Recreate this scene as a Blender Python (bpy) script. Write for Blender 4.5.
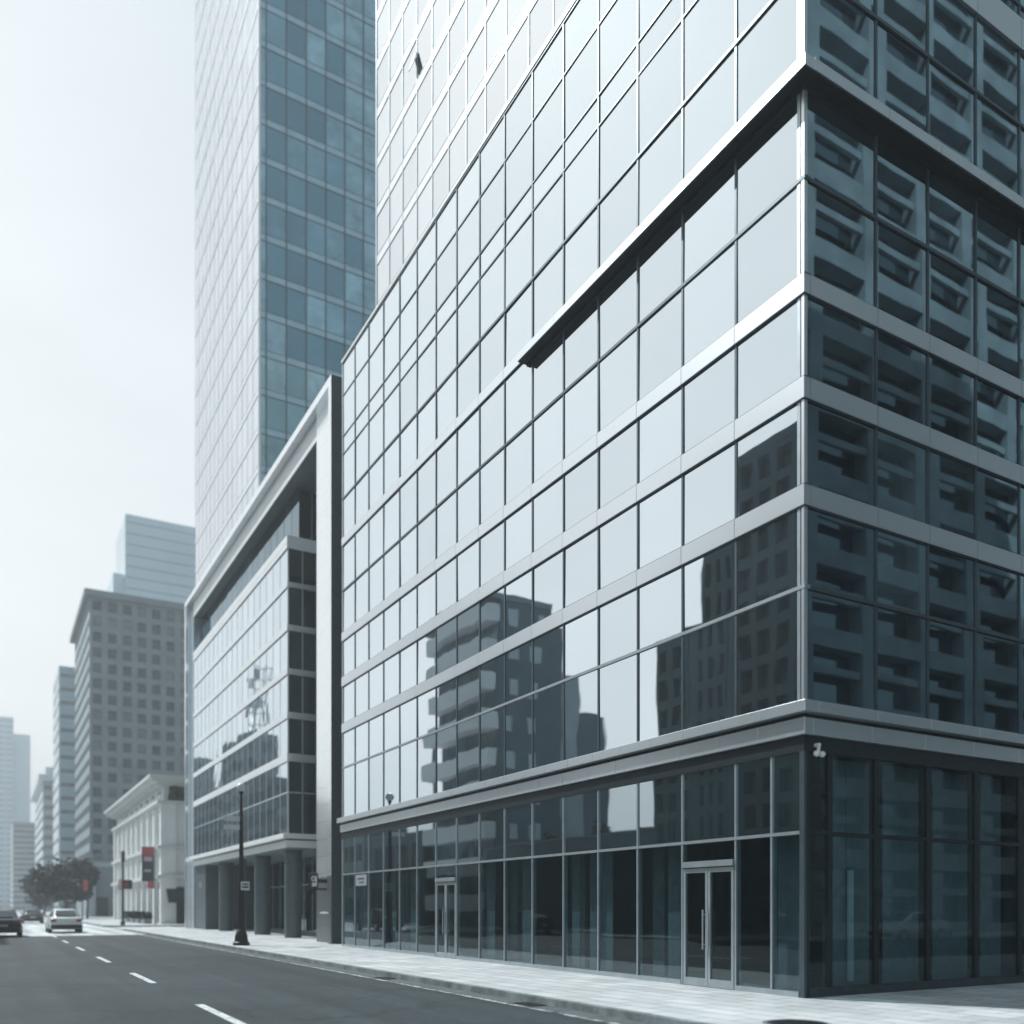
import bpy, bmesh, math, random
from mathutils import Vector, Matrix
random.seed(7)
R = math.radians
for o in list(bpy.data.objects):
    bpy.data.objects.remove(o)
S = bpy.context.scene
COL = S.collection

# ------------------------------------------------------------------ camera
H = 1.6                                    # eye height over the pavement
FPX = 902.0
cam_d = bpy.data.cameras.new("camera")
cam = bpy.data.objects.new("camera", cam_d)
COL.objects.link(cam)
cam.location = (0, 0, H)
cam.rotation_euler = (R(90), 0, R(-30))
cam_d.sensor_width = 36
cam_d.lens = 36 * FPX / 1024
cam_d.shift_y = (907 - 512) / 1024
cam_d.clip_start = 0.1
cam_d.clip_end = 6000
cam_d.dof.use_dof = True
cam_d.dof.focus_distance = 21
cam_d.dof.aperture_fstop = 0.37
S.camera = cam

# ------------------------------------------------------------------ light
SUN_EL, SUN_AZ = 50.0, 30.0                # azimuth: degrees left of the street direction (+Y)
SUN_STRENGTH = 4.3
SKY_STRENGTH = 0.12
world = bpy.data.worlds.new("World")
S.world = world
world.use_nodes = True
nt = world.node_tree
nt.nodes.clear()
wo = nt.nodes.new("ShaderNodeOutputWorld")
bg = nt.nodes.new("ShaderNodeBackground")
sky = nt.nodes.new("ShaderNodeTexSky")
sky.sky_type = 'NISHITA'
sky.sun_disc = False
sky.sun_elevation = R(SUN_EL)
sky.sun_rotation = R(-SUN_AZ)
sky.air_density = 1.0
sky.dust_density = 2.0
sky.ozone_density = 1.0
hs = nt.nodes.new("ShaderNodeHueSaturation")
hs.inputs['Saturation'].default_value = 0.6
hs.inputs['Value'].default_value = 1.0
nt.links.new(sky.outputs[0], hs.inputs['Color'])
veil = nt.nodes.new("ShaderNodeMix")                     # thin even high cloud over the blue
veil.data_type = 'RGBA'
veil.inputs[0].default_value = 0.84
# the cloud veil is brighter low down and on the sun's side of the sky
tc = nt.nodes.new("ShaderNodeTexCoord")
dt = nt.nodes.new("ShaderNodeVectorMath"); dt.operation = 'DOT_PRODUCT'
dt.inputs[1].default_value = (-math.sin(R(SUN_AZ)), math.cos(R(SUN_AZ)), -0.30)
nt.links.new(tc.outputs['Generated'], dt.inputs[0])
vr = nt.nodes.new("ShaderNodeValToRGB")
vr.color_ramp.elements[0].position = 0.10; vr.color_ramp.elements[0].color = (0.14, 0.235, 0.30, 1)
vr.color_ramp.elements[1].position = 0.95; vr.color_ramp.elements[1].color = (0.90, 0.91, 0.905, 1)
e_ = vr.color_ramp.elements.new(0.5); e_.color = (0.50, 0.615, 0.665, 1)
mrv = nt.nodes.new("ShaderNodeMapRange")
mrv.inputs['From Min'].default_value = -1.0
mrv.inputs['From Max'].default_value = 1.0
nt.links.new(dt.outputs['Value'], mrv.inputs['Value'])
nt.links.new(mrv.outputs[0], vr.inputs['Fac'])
vs = nt.nodes.new("ShaderNodeVectorMath"); vs.operation = 'SCALE'
vs.inputs['Scale'].default_value = 1.0 / SKY_STRENGTH
cln = nt.nodes.new("ShaderNodeTexNoise")
cln.inputs['Scale'].default_value = 2.2; cln.inputs['Detail'].default_value = 6; cln.inputs['Roughness'].default_value = 0.55
cmap = nt.nodes.new("ShaderNodeMapping"); cmap.inputs['Scale'].default_value = (1, 1, 2.4)
nt.links.new(tc.outputs['Generated'], cmap.inputs['Vector']); nt.links.new(cmap.outputs[0], cln.inputs['Vector'])
clr = nt.nodes.new("ShaderNodeMapRange")
clr.inputs['From Min'].default_value = 0.3; clr.inputs['From Max'].default_value = 0.7
clr.inputs['To Min'].default_value = 0.93; clr.inputs['To Max'].default_value = 1.06
nt.links.new(cln.outputs['Fac'], clr.inputs['Value'])
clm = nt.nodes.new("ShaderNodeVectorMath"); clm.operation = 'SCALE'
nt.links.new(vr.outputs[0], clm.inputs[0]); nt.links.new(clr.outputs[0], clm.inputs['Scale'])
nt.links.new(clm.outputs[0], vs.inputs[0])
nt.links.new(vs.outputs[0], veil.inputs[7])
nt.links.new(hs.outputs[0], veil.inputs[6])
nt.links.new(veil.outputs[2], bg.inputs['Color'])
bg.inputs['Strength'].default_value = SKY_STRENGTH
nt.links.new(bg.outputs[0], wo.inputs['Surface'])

sun_d = bpy.data.lights.new("sun", 'SUN')
sun = bpy.data.objects.new("sun", sun_d)
COL.objects.link(sun)
sun_d.energy = SUN_STRENGTH
sun_d.angle = R(0.5)
sun_d.color = (0.93, 0.985, 1.0)
sv = Vector((-math.sin(R(SUN_AZ)) * math.cos(R(SUN_EL)), math.cos(R(SUN_AZ)) * math.cos(R(SUN_EL)), math.sin(R(SUN_EL))))
sun.rotation_euler = sv.to_track_quat('Z', 'Y').to_euler()
sun.location = (0, 0, 60)

S.view_settings.view_transform = 'Standard'
S.view_settings.look = 'None'
S.view_settings.exposure = 0.25
S.view_settings.gamma = 1.0
S.render.engine = 'CYCLES'
S.cycles.caustics_reflective = False
S.cycles.caustics_refractive = False
S.cycles.use_denoising = True
S.cycles.max_bounces = 10
S.cycles.transparent_max_bounces = 12
S.cycles.sample_clamp_indirect = 6

# ------------------------------------------------------------------ materials
def new_mat(name):
    m = bpy.data.materials.new(name)
    m.use_nodes = True
    n = m.node_tree.nodes
    return m, m.node_tree, n['Principled BSDF']

def noise(t, scale, detail=4, rough=0.55, coord='Object', vec=None):
    nz = t.nodes.new("ShaderNodeTexNoise")
    nz.inputs['Scale'].default_value = scale
    nz.inputs['Detail'].default_value = detail
    nz.inputs['Roughness'].default_value = rough
    if vec is None:
        g = t.nodes.new("ShaderNodeNewGeometry")
        vec = g.outputs['Position']
    t.links.new(vec, nz.inputs['Vector'])
    return nz

def ramp(t, fac, stops):
    r = t.nodes.new("ShaderNodeValToRGB")
    el = r.color_ramp.elements
    while len(el) < len(stops):
        el.new(0.5)
    for e, (p, c) in zip(el, stops):
        e.position = p
        e.color = (*c, 1) if len(c) == 3 else c
    t.links.new(fac, r.inputs['Fac'])
    return r

def mixcol(t, fac, a, b, mode='MIX'):
    m = t.nodes.new("ShaderNodeMix")
    m.data_type = 'RGBA'
    m.blend_type = mode
    for sock, v in ((m.inputs[0], fac), (m.inputs[6], a), (m.inputs[7], b)):
        if hasattr(v, 'is_linked'):
            t.links.new(v, sock)
        elif isinstance(v, (int, float)):
            sock.default_value = v
        else:
            sock.default_value = (*v, 1)
    return m.outputs[2]

def bump(t, height, strength, dist, normal_to):
    b = t.nodes.new("ShaderNodeBump")
    b.inputs['Strength'].default_value = strength
    b.inputs['Distance'].default_value = dist
    t.links.new(height, b.inputs['Height'])
    t.links.new(b.outputs[0], normal_to)
    return b

def plain(name, col, rough=0.5, metal=0.0, var=0.12, scale=1.5, spec=0.5, bmp=0.0):
    """one base colour with soft mottling and fine grain"""
    m, t, p = new_mat(name)
    n1 = noise(t, scale, 5)
    lo = tuple(c * (1 - var) for c in col)
    hi = tuple(min(1, c * (1 + var)) for c in col)
    r = ramp(t, n1.outputs['Fac'], [(0.3, lo), (0.7, hi)])
    t.links.new(r.outputs[0], p.inputs['Base Color'])
    p.inputs['Metallic'].default_value = metal
    p.inputs['Specular IOR Level'].default_value = spec
    n2 = noise(t, scale * 6, 3)
    rr = t.nodes.new("ShaderNodeMapRange")
    rr.inputs['To Min'].default_value = max(0, rough - 0.08)
    rr.inputs['To Max'].default_value = min(1, rough + 0.08)
    t.links.new(n2.outputs['Fac'], rr.inputs['Value'])
    t.links.new(rr.outputs[0], p.inputs['Roughness'])
    if bmp:
        bump(t, n2.outputs['Fac'], bmp, 0.02, p.inputs['Normal'])
    return m

def mirror_glass(name, tint, base=0.75, ior=3.0, under=(0.02, 0.03, 0.036), wav=0.012, rough=0.012, under2=None, vary=0.09):
    """coated curtain wall glass: strong reflection over a dark room"""
    m, t, p = new_mat(name)
    out = t.nodes['Material Output']
    gl = t.nodes.new("ShaderNodeBsdfGlossy")
    gl.inputs['Color'].default_value = (*tint, 1)
    gl.inputs['Roughness'].default_value = rough
    p.inputs['Roughness'].default_value = 0.6
    p.inputs['Specular IOR Level'].default_value = 0.0
    oi = t.nodes.new("ShaderNodeObjectInfo")
    g = t.nodes.new("ShaderNodeNewGeometry")
    hi = under2 or tuple(u_ * 1.8 for u_ in under)
    ur = ramp(t, oi.outputs['Random'], [(0.15, tuple(u_ * 0.6 for u_ in under)), (0.6, under), (0.95, hi)])
    cn = noise(t, 0.5, 4, 0.6)
    cr_ = ramp(t, cn.outputs['Fac'], [(0.3, (0.45,) * 3), (0.7, (1.5,) * 3)])
    t.links.new(mixcol(t, 1.0, ur.outputs[0], cr_.outputs[0], 'MULTIPLY'), p.inputs['Base Color'])
    r7 = t.nodes.new("ShaderNodeMath"); r7.operation = 'MULTIPLY'; r7.inputs[1].default_value = 7.31
    t.links.new(oi.outputs['Random'], r7.inputs[0])
    rf = t.nodes.new("ShaderNodeMath"); rf.operation = 'FRACT'
    t.links.new(r7.outputs[0], rf.inputs[0])
    tr_ = ramp(t, rf.outputs[0], [(0.0, tuple(c_ * (1 - vary) for c_ in tint)), (1.0, tint)])
    t.links.new(tr_.outputs[0], gl.inputs['Color'])
    ad = t.nodes.new("ShaderNodeVectorMath"); ad.operation = 'MULTIPLY_ADD'
    t.links.new(oi.outputs['Random'], ad.inputs[0])
    ad.inputs[1].default_value = (37, 53, 71)
    t.links.new(g.outputs['Position'], ad.inputs[2])
    nz = noise(t, 0.55, 1.5, 0.45, vec=ad.outputs[0])
    b = bump(t, nz.outputs['Fac'], 1.0, wav, gl.inputs['Normal'])
    lw = t.nodes.new("ShaderNodeLayerWeight")
    lw.inputs['Blend'].default_value = 0.5
    pw5 = t.nodes.new("ShaderNodeMath"); pw5.operation = 'POWER'
    t.links.new(lw.outputs['Facing'], pw5.inputs[0])
    pw5.inputs[1].default_value = 5.0
    mr = t.nodes.new("ShaderNodeMapRange")
    mr.inputs['To Min'].default_value = base
    mr.inputs['To Max'].default_value = 1.0
    t.links.new(pw5.outputs[0], mr.inputs['Value'])
    mx = t.nodes.new("ShaderNodeMixShader")
    t.links.new(mr.outputs[0], mx.inputs[0])
    t.links.new(p.outputs[0], mx.inputs[1])
    t.links.new(gl.outputs[0], mx.inputs[2])
    t.links.new(mx.outputs[0], out.inputs['Surface'])
    return m

def clear_glass(name, trans=(0.42, 0.5, 0.52), tint=(0.85, 0.93, 0.96), base=0.12, ior=1.9, wav=0.006):
    m, t, p = new_mat(name)
    out = t.nodes['Material Output']
    t.nodes.remove(p)
    gl = t.nodes.new("ShaderNodeBsdfGlossy")
    gl.inputs['Color'].default_value = (*tint, 1)
    gl.inputs['Roughness'].default_value = 0.015
    nz = noise(t, 0.6, 1.0, 0.4)
    bump(t, nz.outputs['Fac'], 1.0, wav, gl.inputs['Normal'])
    tr = t.nodes.new("ShaderNodeBsdfTransparent")
    tr.inputs['Color'].default_value = (*trans, 1)
    lw = t.nodes.new("ShaderNodeLayerWeight")
    lw.inputs['Blend'].default_value = 0.5
    pw5 = t.nodes.new("ShaderNodeMath"); pw5.operation = 'POWER'
    t.links.new(lw.outputs['Facing'], pw5.inputs[0])
    pw5.inputs[1].default_value = 5.0
    mr = t.nodes.new("ShaderNodeMapRange")
    mr.inputs['To Min'].default_value = base
    mr.inputs['To Max'].default_value = 1.0
    t.links.new(pw5.outputs[0], mr.inputs['Value'])
    mx = t.nodes.new("ShaderNodeMixShader")
    t.links.new(mr.outputs[0], mx.inputs[0])
    t.links.new(tr.outputs[0], mx.inputs[1])
    t.links.new(gl.outputs[0], mx.inputs[2])
    t.links.new(mx.outputs[0], out.inputs['Surface'])
    return m

def paved(name, c1, c2, mortar, bw, bh, msize=0.012, rough=0.6, plane='XY', var=0.25, offset=0.5, spec=0.4, bmp=0.25, stain=0.35):
    """rectangular slabs with joints; plane picks which world axes carry the pattern"""
    m, t, p = new_mat(name)
    g = t.nodes.new("ShaderNodeNewGeometry")
    vec = g.outputs['Position']
    if plane != 'XY':
        sx = t.nodes.new("ShaderNodeSeparateXYZ")
        cb = t.nodes.new("ShaderNodeCombineXYZ")
        t.links.new(vec, sx.inputs[0])
        a, b = {'XZ': ('X', 'Z'), 'YZ': ('Y', 'Z'), 'YX': ('Y', 'X')}[plane]
        t.links.new(sx.outputs[a], cb.inputs['X'])
        t.links.new(sx.outputs[b], cb.inputs['Y'])
        vec = cb.outputs[0]
    bt = t.nodes.new("ShaderNodeTexBrick")
    t.links.new(vec, bt.inputs['Vector'])
    bt.offset = offset
    bt.inputs['Color1'].default_value = (*c1, 1)
    bt.inputs['Color2'].default_value = (*c2, 1)
    bt.inputs['Mortar'].default_value = (*mortar, 1)
    bt.inputs['Scale'].default_value = 1
    bt.inputs['Mortar Size'].default_value = msize
    bt.inputs['Mortar Smooth'].default_value = 0.2
    bt.inputs['Brick Width'].default_value = bw
    bt.inputs['Row Height'].default_value = bh
    n1 = noise(t, 0.55, 6, 0.62)
    r = ramp(t, n1.outputs['Fac'], [(0.32, (1 - stain,) * 3), (0.6, (1, 1, 1))])
    c = mixcol(t, 1.0, bt.outputs['Color'], r.outputs[0], 'MULTIPLY')
    n2 = noise(t, 60, 3, 0.6)
    r2 = ramp(t, n2.outputs['Fac'], [(0.3, (0.86,) * 3), (0.7, (1.06,) * 3)])
    c = mixcol(t, 1.0, c, r2.outputs[0], 'MULTIPLY')
    t.links.new(c, p.inputs['Base Color'])
    p.inputs['Roughness'].default_value = rough
    p.inputs['Specular IOR Level'].default_value = spec
    if bmp:
        bump(t, bt.outputs['Fac'], -bmp, 0.01, p.inputs['Normal'])
    return m

def asphalt(name, base, rough=0.62):
    m, t, p = new_mat(name)
    n1 = noise(t, 0.25, 6, 0.6)
    n2 = noise(t, 55, 4, 0.7)
    n3 = noise(t, 2.5, 5, 0.65)
    g = t.nodes.new("ShaderNodeNewGeometry")
    mp = t.nodes.new("ShaderNodeMapping")
    mp.inputs['Scale'].default_value = (1.1, 0.035, 1)
    t.links.new(g.outputs['Position'], mp.inputs['Vector'])
    n4 = noise(t, 1.0, 4, 0.6, vec=mp.outputs[0])          # wear along the lanes
    a = ramp(t, n1.outputs['Fac'], [(0.3, tuple(x * 0.62 for x in base)), (0.7, tuple(x * 1.4 for x in base))])
    b = ramp(t, n2.outputs['Fac'], [(0.3, (0.5,) * 3), (0.72, (1.5,) * 3)])
    c = ramp(t, n3.outputs['Fac'], [(0.3, (0.82,) * 3), (0.7, (1.12,) * 3)])
    d = ramp(t, n4.outputs['Fac'], [(0.35, (0.62,) * 3), (0.65, (1.4,) * 3)])
    col = mixcol(t, 1.0, a.outputs[0], b.outputs[0], 'MULTIPLY')
    col = mixcol(t, 1.0, col, c.outputs[0], 'MULTIPLY')
    col = mixcol(t, 1.0, col, d.outputs[0], 'MULTIPLY')
    n5 = noise(t, 6.5, 5, 0.7)
    e5 = ramp(t, n5.outputs['Fac'], [(0.35, (0.72,) * 3), (0.65, (1.3,) * 3)])
    col = mixcol(t, 1.0, col, e5.outputs[0], 'MULTIPLY')
    # fine dark cracks
    vo = t.nodes.new("ShaderNodeTexVoronoi")
    vo.feature = 'DISTANCE_TO_EDGE'
    vo.inputs['Scale'].default_value = 0.16
    wv = t.nodes.new("ShaderNodeVectorMath"); wv.operation = 'MULTIPLY_ADD'
    nn = noise(t, 0.9, 5, 0.6)
    t.links.new(nn.outputs['Color'], wv.inputs[0])
    wv.inputs[1].default_value = (2.5, 2.5, 0)
    t.links.new(g.outputs['Position'], wv.inputs[2])
    t.links.new(wv.outputs[0], vo.inputs['Vector'])
    cr = ramp(t, vo.outputs['Distance'], [(0.0, (0.35,) * 3), (0.012, (1, 1, 1))])
    col = mixcol(t, 1.0, col, cr.outputs[0], 'MULTIPLY')
    t.links.new(col, p.inputs['Base Color'])
    p.inputs['Roughness'].default_value = rough
    p.inputs['Specular IOR Level'].default_value = 0.22
    bump(t, n2.outputs['Fac'], 0.35, 0.01, p.inputs['Normal'])
    return m

M = {}
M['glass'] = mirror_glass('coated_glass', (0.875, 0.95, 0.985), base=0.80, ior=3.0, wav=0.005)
M['glass_s'] = mirror_glass('coated_glass_shade_toned', (0.66, 0.89, 1.0), base=0.32, ior=2.2, under=(0.010, 0.020, 0.028), wav=0.0018, under2=(0.05, 0.075, 0.085))  # copy of the street side glass, toned down to paint the shaded face
M['glass_tower'] = mirror_glass('tower_glass', (0.92, 0.965, 0.99), base=0.78, ior=3.0, wav=0.004)
M['glass_blue'] = mirror_glass('blue_tower_glass', (0.56, 0.88, 0.98), base=0.52, ior=2.4, under=(0.05, 0.14, 0.18), wav=0.006, under2=(0.50, 0.64, 0.68), vary=0.3)
M['glass_shop'] = clear_glass('shopfront_glass', (0.72, 0.82, 0.84), base=0.07, ior=1.55, wav=0.003)
M['glass_upper_shop'] = mirror_glass('coated_shop_glass', (0.82, 0.92, 0.96), base=0.55, ior=2.6, under=(0.014, 0.024, 0.028), wav=0.003)
M['glass_far'] = mirror_glass('far_dark_glass', (0.6, 0.75, 0.82), base=0.10, ior=1.5, under=(0.03, 0.045, 0.055), wav=0.003, under2=(0.16, 0.19, 0.20))
M['glass_dark'] = mirror_glass('dark_glass', (0.6, 0.72, 0.78), base=0.30, ior=1.9, under=(0.015, 0.025, 0.03), wav=0.005)
M['panel'] = plain('aluminium_panel', (0.40, 0.445, 0.465), 0.45, 0.0, 0.05, 0.8)
M['panel_white'] = plain('white_panel', (0.82, 0.83, 0.83), 0.45, 0.0, 0.04, 0.6)
M['mullion'] = plain('mullion_aluminium', (0.07, 0.098, 0.112), 0.4, 0.4, 0.1, 3)
M['mullion_light'] = plain('light_mullion_aluminium', (0.40, 0.45, 0.47), 0.38, 0.6, 0.1, 3)
M['mullion_blue'] = plain('blue_grey_aluminium', (0.50, 0.66, 0.74), 0.45, 0.3, 0.08, 1)
M['mullion_pale'] = plain('pale_grey_aluminium', (0.42, 0.45, 0.47), 0.45, 0.3, 0.08, 1)
M['dark_metal'] = plain('dark_metal', (0.016, 0.026, 0.031), 0.45, 0.3, 0.15, 3)
M['black_iron'] = plain('black_iron', (0.014, 0.016, 0.018), 0.5, 0.2, 0.2, 5)
M['core'] = plain('dark_interior', (0.014, 0.026, 0.031), 0.8)
M['room'] = plain('room_plaster', (0.075, 0.108, 0.115), 0.8)
M['blind'] = plain('pale_blind', (0.30, 0.345, 0.35), 0.8, 0, 0.12, 6)
M['blind_dim'] = plain('dim_blind', (0.13, 0.16, 0.165), 0.8, 0, 0.15, 6)
M['blind_light'] = plain('white_blind', (0.75, 0.8, 0.8), 0.7)
M['stone_tile'] = paved('pale_stone_cladding', (0.80, 0.81, 0.81), (0.74, 0.75, 0.76), (0.42, 0.43, 0.44), 1.35, 0.78, 0.012, 0.32, 'YZ', offset=0.0, bmp=0.1, stain=0.08, spec=0.6)
def polish(m, fac, rough):
    t = m.node_tree
    out = t.nodes['Material Output']; p = t.nodes['Principled BSDF']
    gl = t.nodes.new("ShaderNodeBsdfGlossy"); gl.inputs['Roughness'].default_value = rough
    gl.inputs['Color'].default_value = (0.93, 0.96, 0.98, 1)
    mx = t.nodes.new("ShaderNodeMixShader"); mx.inputs[0].default_value = fac
    t.links.new(p.outputs[0], mx.inputs[1]); t.links.new(gl.outputs[0], mx.inputs[2])
    t.links.new(mx.outputs[0], out.inputs['Surface'])
polish(M['stone_tile'], 0.64, 0.13)
polish(M['panel'], 0.55, 0.28)
M['panel_lite'] = plain('glazed_spandrel', (0.5, 0.54, 0.55), 0.4, 0, 0.04, 0.6)
polish(M['panel_lite'], 0.7, 0.12)
M['beam_white'] = plain('white_beam', (0.82, 0.83, 0.83), 0.5, 0, 0.04, 0.7)
M['soffit'] = plain('grey_soffit', (0.16, 0.20, 0.22), 0.6, 0, 0.1, 0.8)
M['stone_dark'] = plain('dark_granite', (0.036, 0.052, 0.06), 0.4, 0, 0.25, 5)
M['stone_base'] = paved('dark_stone_cladding', (0.10, 0.115, 0.12), (0.085, 0.10, 0.105), (0.04, 0.045, 0.05), 1.35, 0.78, 0.012, 0.3, 'YZ', offset=0.0, bmp=0.1, stain=0.15)
M['column'] = plain('grey_column', (0.085, 0.112, 0.122), 0.42, 0, 0.12, 2)
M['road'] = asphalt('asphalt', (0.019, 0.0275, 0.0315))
M['road_pale'] = asphalt('pale_road', (0.50, 0.525, 0.53), 0.7)  # one lighter tone for the road beyond the near stretch
M['pave'] = paved('pavement_slabs', (0.64, 0.655, 0.66), (0.50, 0.52, 0.525), (0.22, 0.235, 0.24), 0.9, 0.45, 0.016, 0.7, 'YX', stain=0.30)
M['kerb'] = plain('kerb_stone', (0.17, 0.195, 0.20), 0.85, 0, 0.45, 2.2, bmp=0.5)
M['gutter'] = plain('gutter_concrete', (0.075, 0.088, 0.092), 0.8, 0, 0.3, 3)
M['paint'] = plain('road_paint', (0.60, 0.62, 0.62), 0.7, 0, 0.15, 9)
def wear(m, lo, hi, scale):
    t = m.node_tree; p = t.nodes['Principled BSDF']
    src = p.inputs['Base Color'].links[0].from_socket
    n_ = noise(t, scale, 6, 0.72)
    r_ = ramp(t, n_.outputs['Fac'], [(lo, (1, 1, 1)), (hi, (0, 0, 0))])
    t.links.new(mixcol(t, r_.outputs[0], src, (0.06, 0.07, 0.075)), p.inputs['Base Color'])
wear(M['paint'], 0.36, 0.50, 7.0)
M['paint_worn'] = plain('worn_road_paint', (0.40, 0.41, 0.41), 0.75, 0, 0.3, 5)
wear(M['paint_worn'], 0.42, 0.58, 5.0)
M['ground'] = plain('city_ground', (0.22, 0.23, 0.235), 0.9, 0, 0.3, 0.2)
M['lime'] = plain('pale_limestone', (0.84, 0.85, 0.84), 0.8, 0, 0.06, 0.7)
M['lime_dark'] = plain('limestone_trim', (0.62, 0.63, 0.62), 0.8, 0, 0.08, 0.7)
M['conc'] = plain('grey_concrete', (0.20, 0.24, 0.25), 0.85, 0, 0.15, 0.3)
M['conc_mid'] = plain('mid_concrete', (0.27, 0.325, 0.345), 0.85, 0, 0.3, 0.35)
M['conc_light'] = plain('light_concrete', (0.36, 0.42, 0.44), 0.85, 0, 0.12, 0.3)
M['deep'] = plain('deep_slate_render', (0.08, 0.125, 0.145), 0.85, 0, 0.15, 0.3)
M['conc_dark'] = plain('dark_concrete', (0.085, 0.125, 0.14), 0.85, 0, 0.15, 0.3)
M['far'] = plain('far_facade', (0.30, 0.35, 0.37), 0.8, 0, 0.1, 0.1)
M['far_light'] = plain('far_pale_facade', (0.60, 0.65, 0.665), 0.8, 0, 0.1, 0.1)  # street faces of the far blocks: sunlight put into the paler colour
M['far_slab'] = plain('hazed_slab_facade', (0.58, 0.70, 0.75), 0.5, 0, 0.06, 0.1)  # lightened so the colour carries part of the distance haze
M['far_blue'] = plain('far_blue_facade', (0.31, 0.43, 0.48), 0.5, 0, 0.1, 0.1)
M['shopdark'] = plain('dark_awning', (0.02, 0.03, 0.032), 0.8)
M['white_plastic'] = plain('white_plastic', (0.78, 0.79, 0.79), 0.35)
M['sign_white'] = plain('white_enamel', (0.74, 0.76, 0.76), 0.45)
M['sign_black'] = plain('black_enamel', (0.012, 0.014, 0.02), 0.4)
M['red'] = plain('faded_red_cloth', (0.42, 0.10, 0.11), 0.8)
M['banner_dark'] = plain('dark_banner_cloth', (0.05, 0.065, 0.08), 0.8)
M['banner_pale'] = plain('pale_print', (0.55, 0.42, 0.42), 0.8)
M['leaf'] = plain('foliage', (0.014, 0.026, 0.022), 0.7, 0, 0.5, 1.3)
M['leaf2'] = plain('ivy_leaves', (0.06, 0.10, 0.07), 0.7, 0, 0.5, 3)
M['bark'] = plain('bark', (0.07, 0.06, 0.05), 0.9, 0, 0.3, 4, bmp=0.5)
M['tyre'] = plain('tyre_rubber', (0.015, 0.015, 0.016), 0.85)
M['rim'] = plain('wheel_rim', (0.35, 0.36, 0.37), 0.35, 0.8)
M['car_white'] = plain('white_car_paint', (0.62, 0.65, 0.66), 0.25, 0.1, 0.03)
M['car_dark'] = plain('dark_car_paint', (0.018, 0.022, 0.028), 0.22, 0.1, 0.05)
M['car_grey'] = plain('grey_car_paint', (0.10, 0.12, 0.13), 0.25, 0.3, 0.05)
M['car_glass'] = mirror_glass('car_glass', (0.8, 0.88, 0.92), base=0.12, ior=1.6, under=(0.012, 0.015, 0.018), wav=0.0)
M['tail'] = plain('tail_lamp', (0.30, 0.03, 0.03), 0.3)
M['plate'] = plain('number_plate', (0.6, 0.6, 0.58), 0.5)
M['globe'] = plain('opal_globe', (0.75, 0.77, 0.77), 0.3)

# ------------------------------------------------------------------ object helpers
def wl(o):
    v = Vector((0, 0, 0))
    while o is not None:
        v += o.location
        o = o.parent
    return v

def tag(o, label=None, cat=None, group=None, kind=None):
    if label: o['label'] = label
    if cat: o['category'] = cat
    if group: o['group'] = group
    if kind: o['kind'] = kind
    return o

def thing(name, loc, label, cat, group=None, rz=0.0):
    o = bpy.data.objects.new(name, None)
    o.empty_display_size = 0.3
    COL.objects.link(o)
    o.location = loc
    o.rotation_euler = (0, 0, rz)
    return tag(o, label, cat, group)

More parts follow.
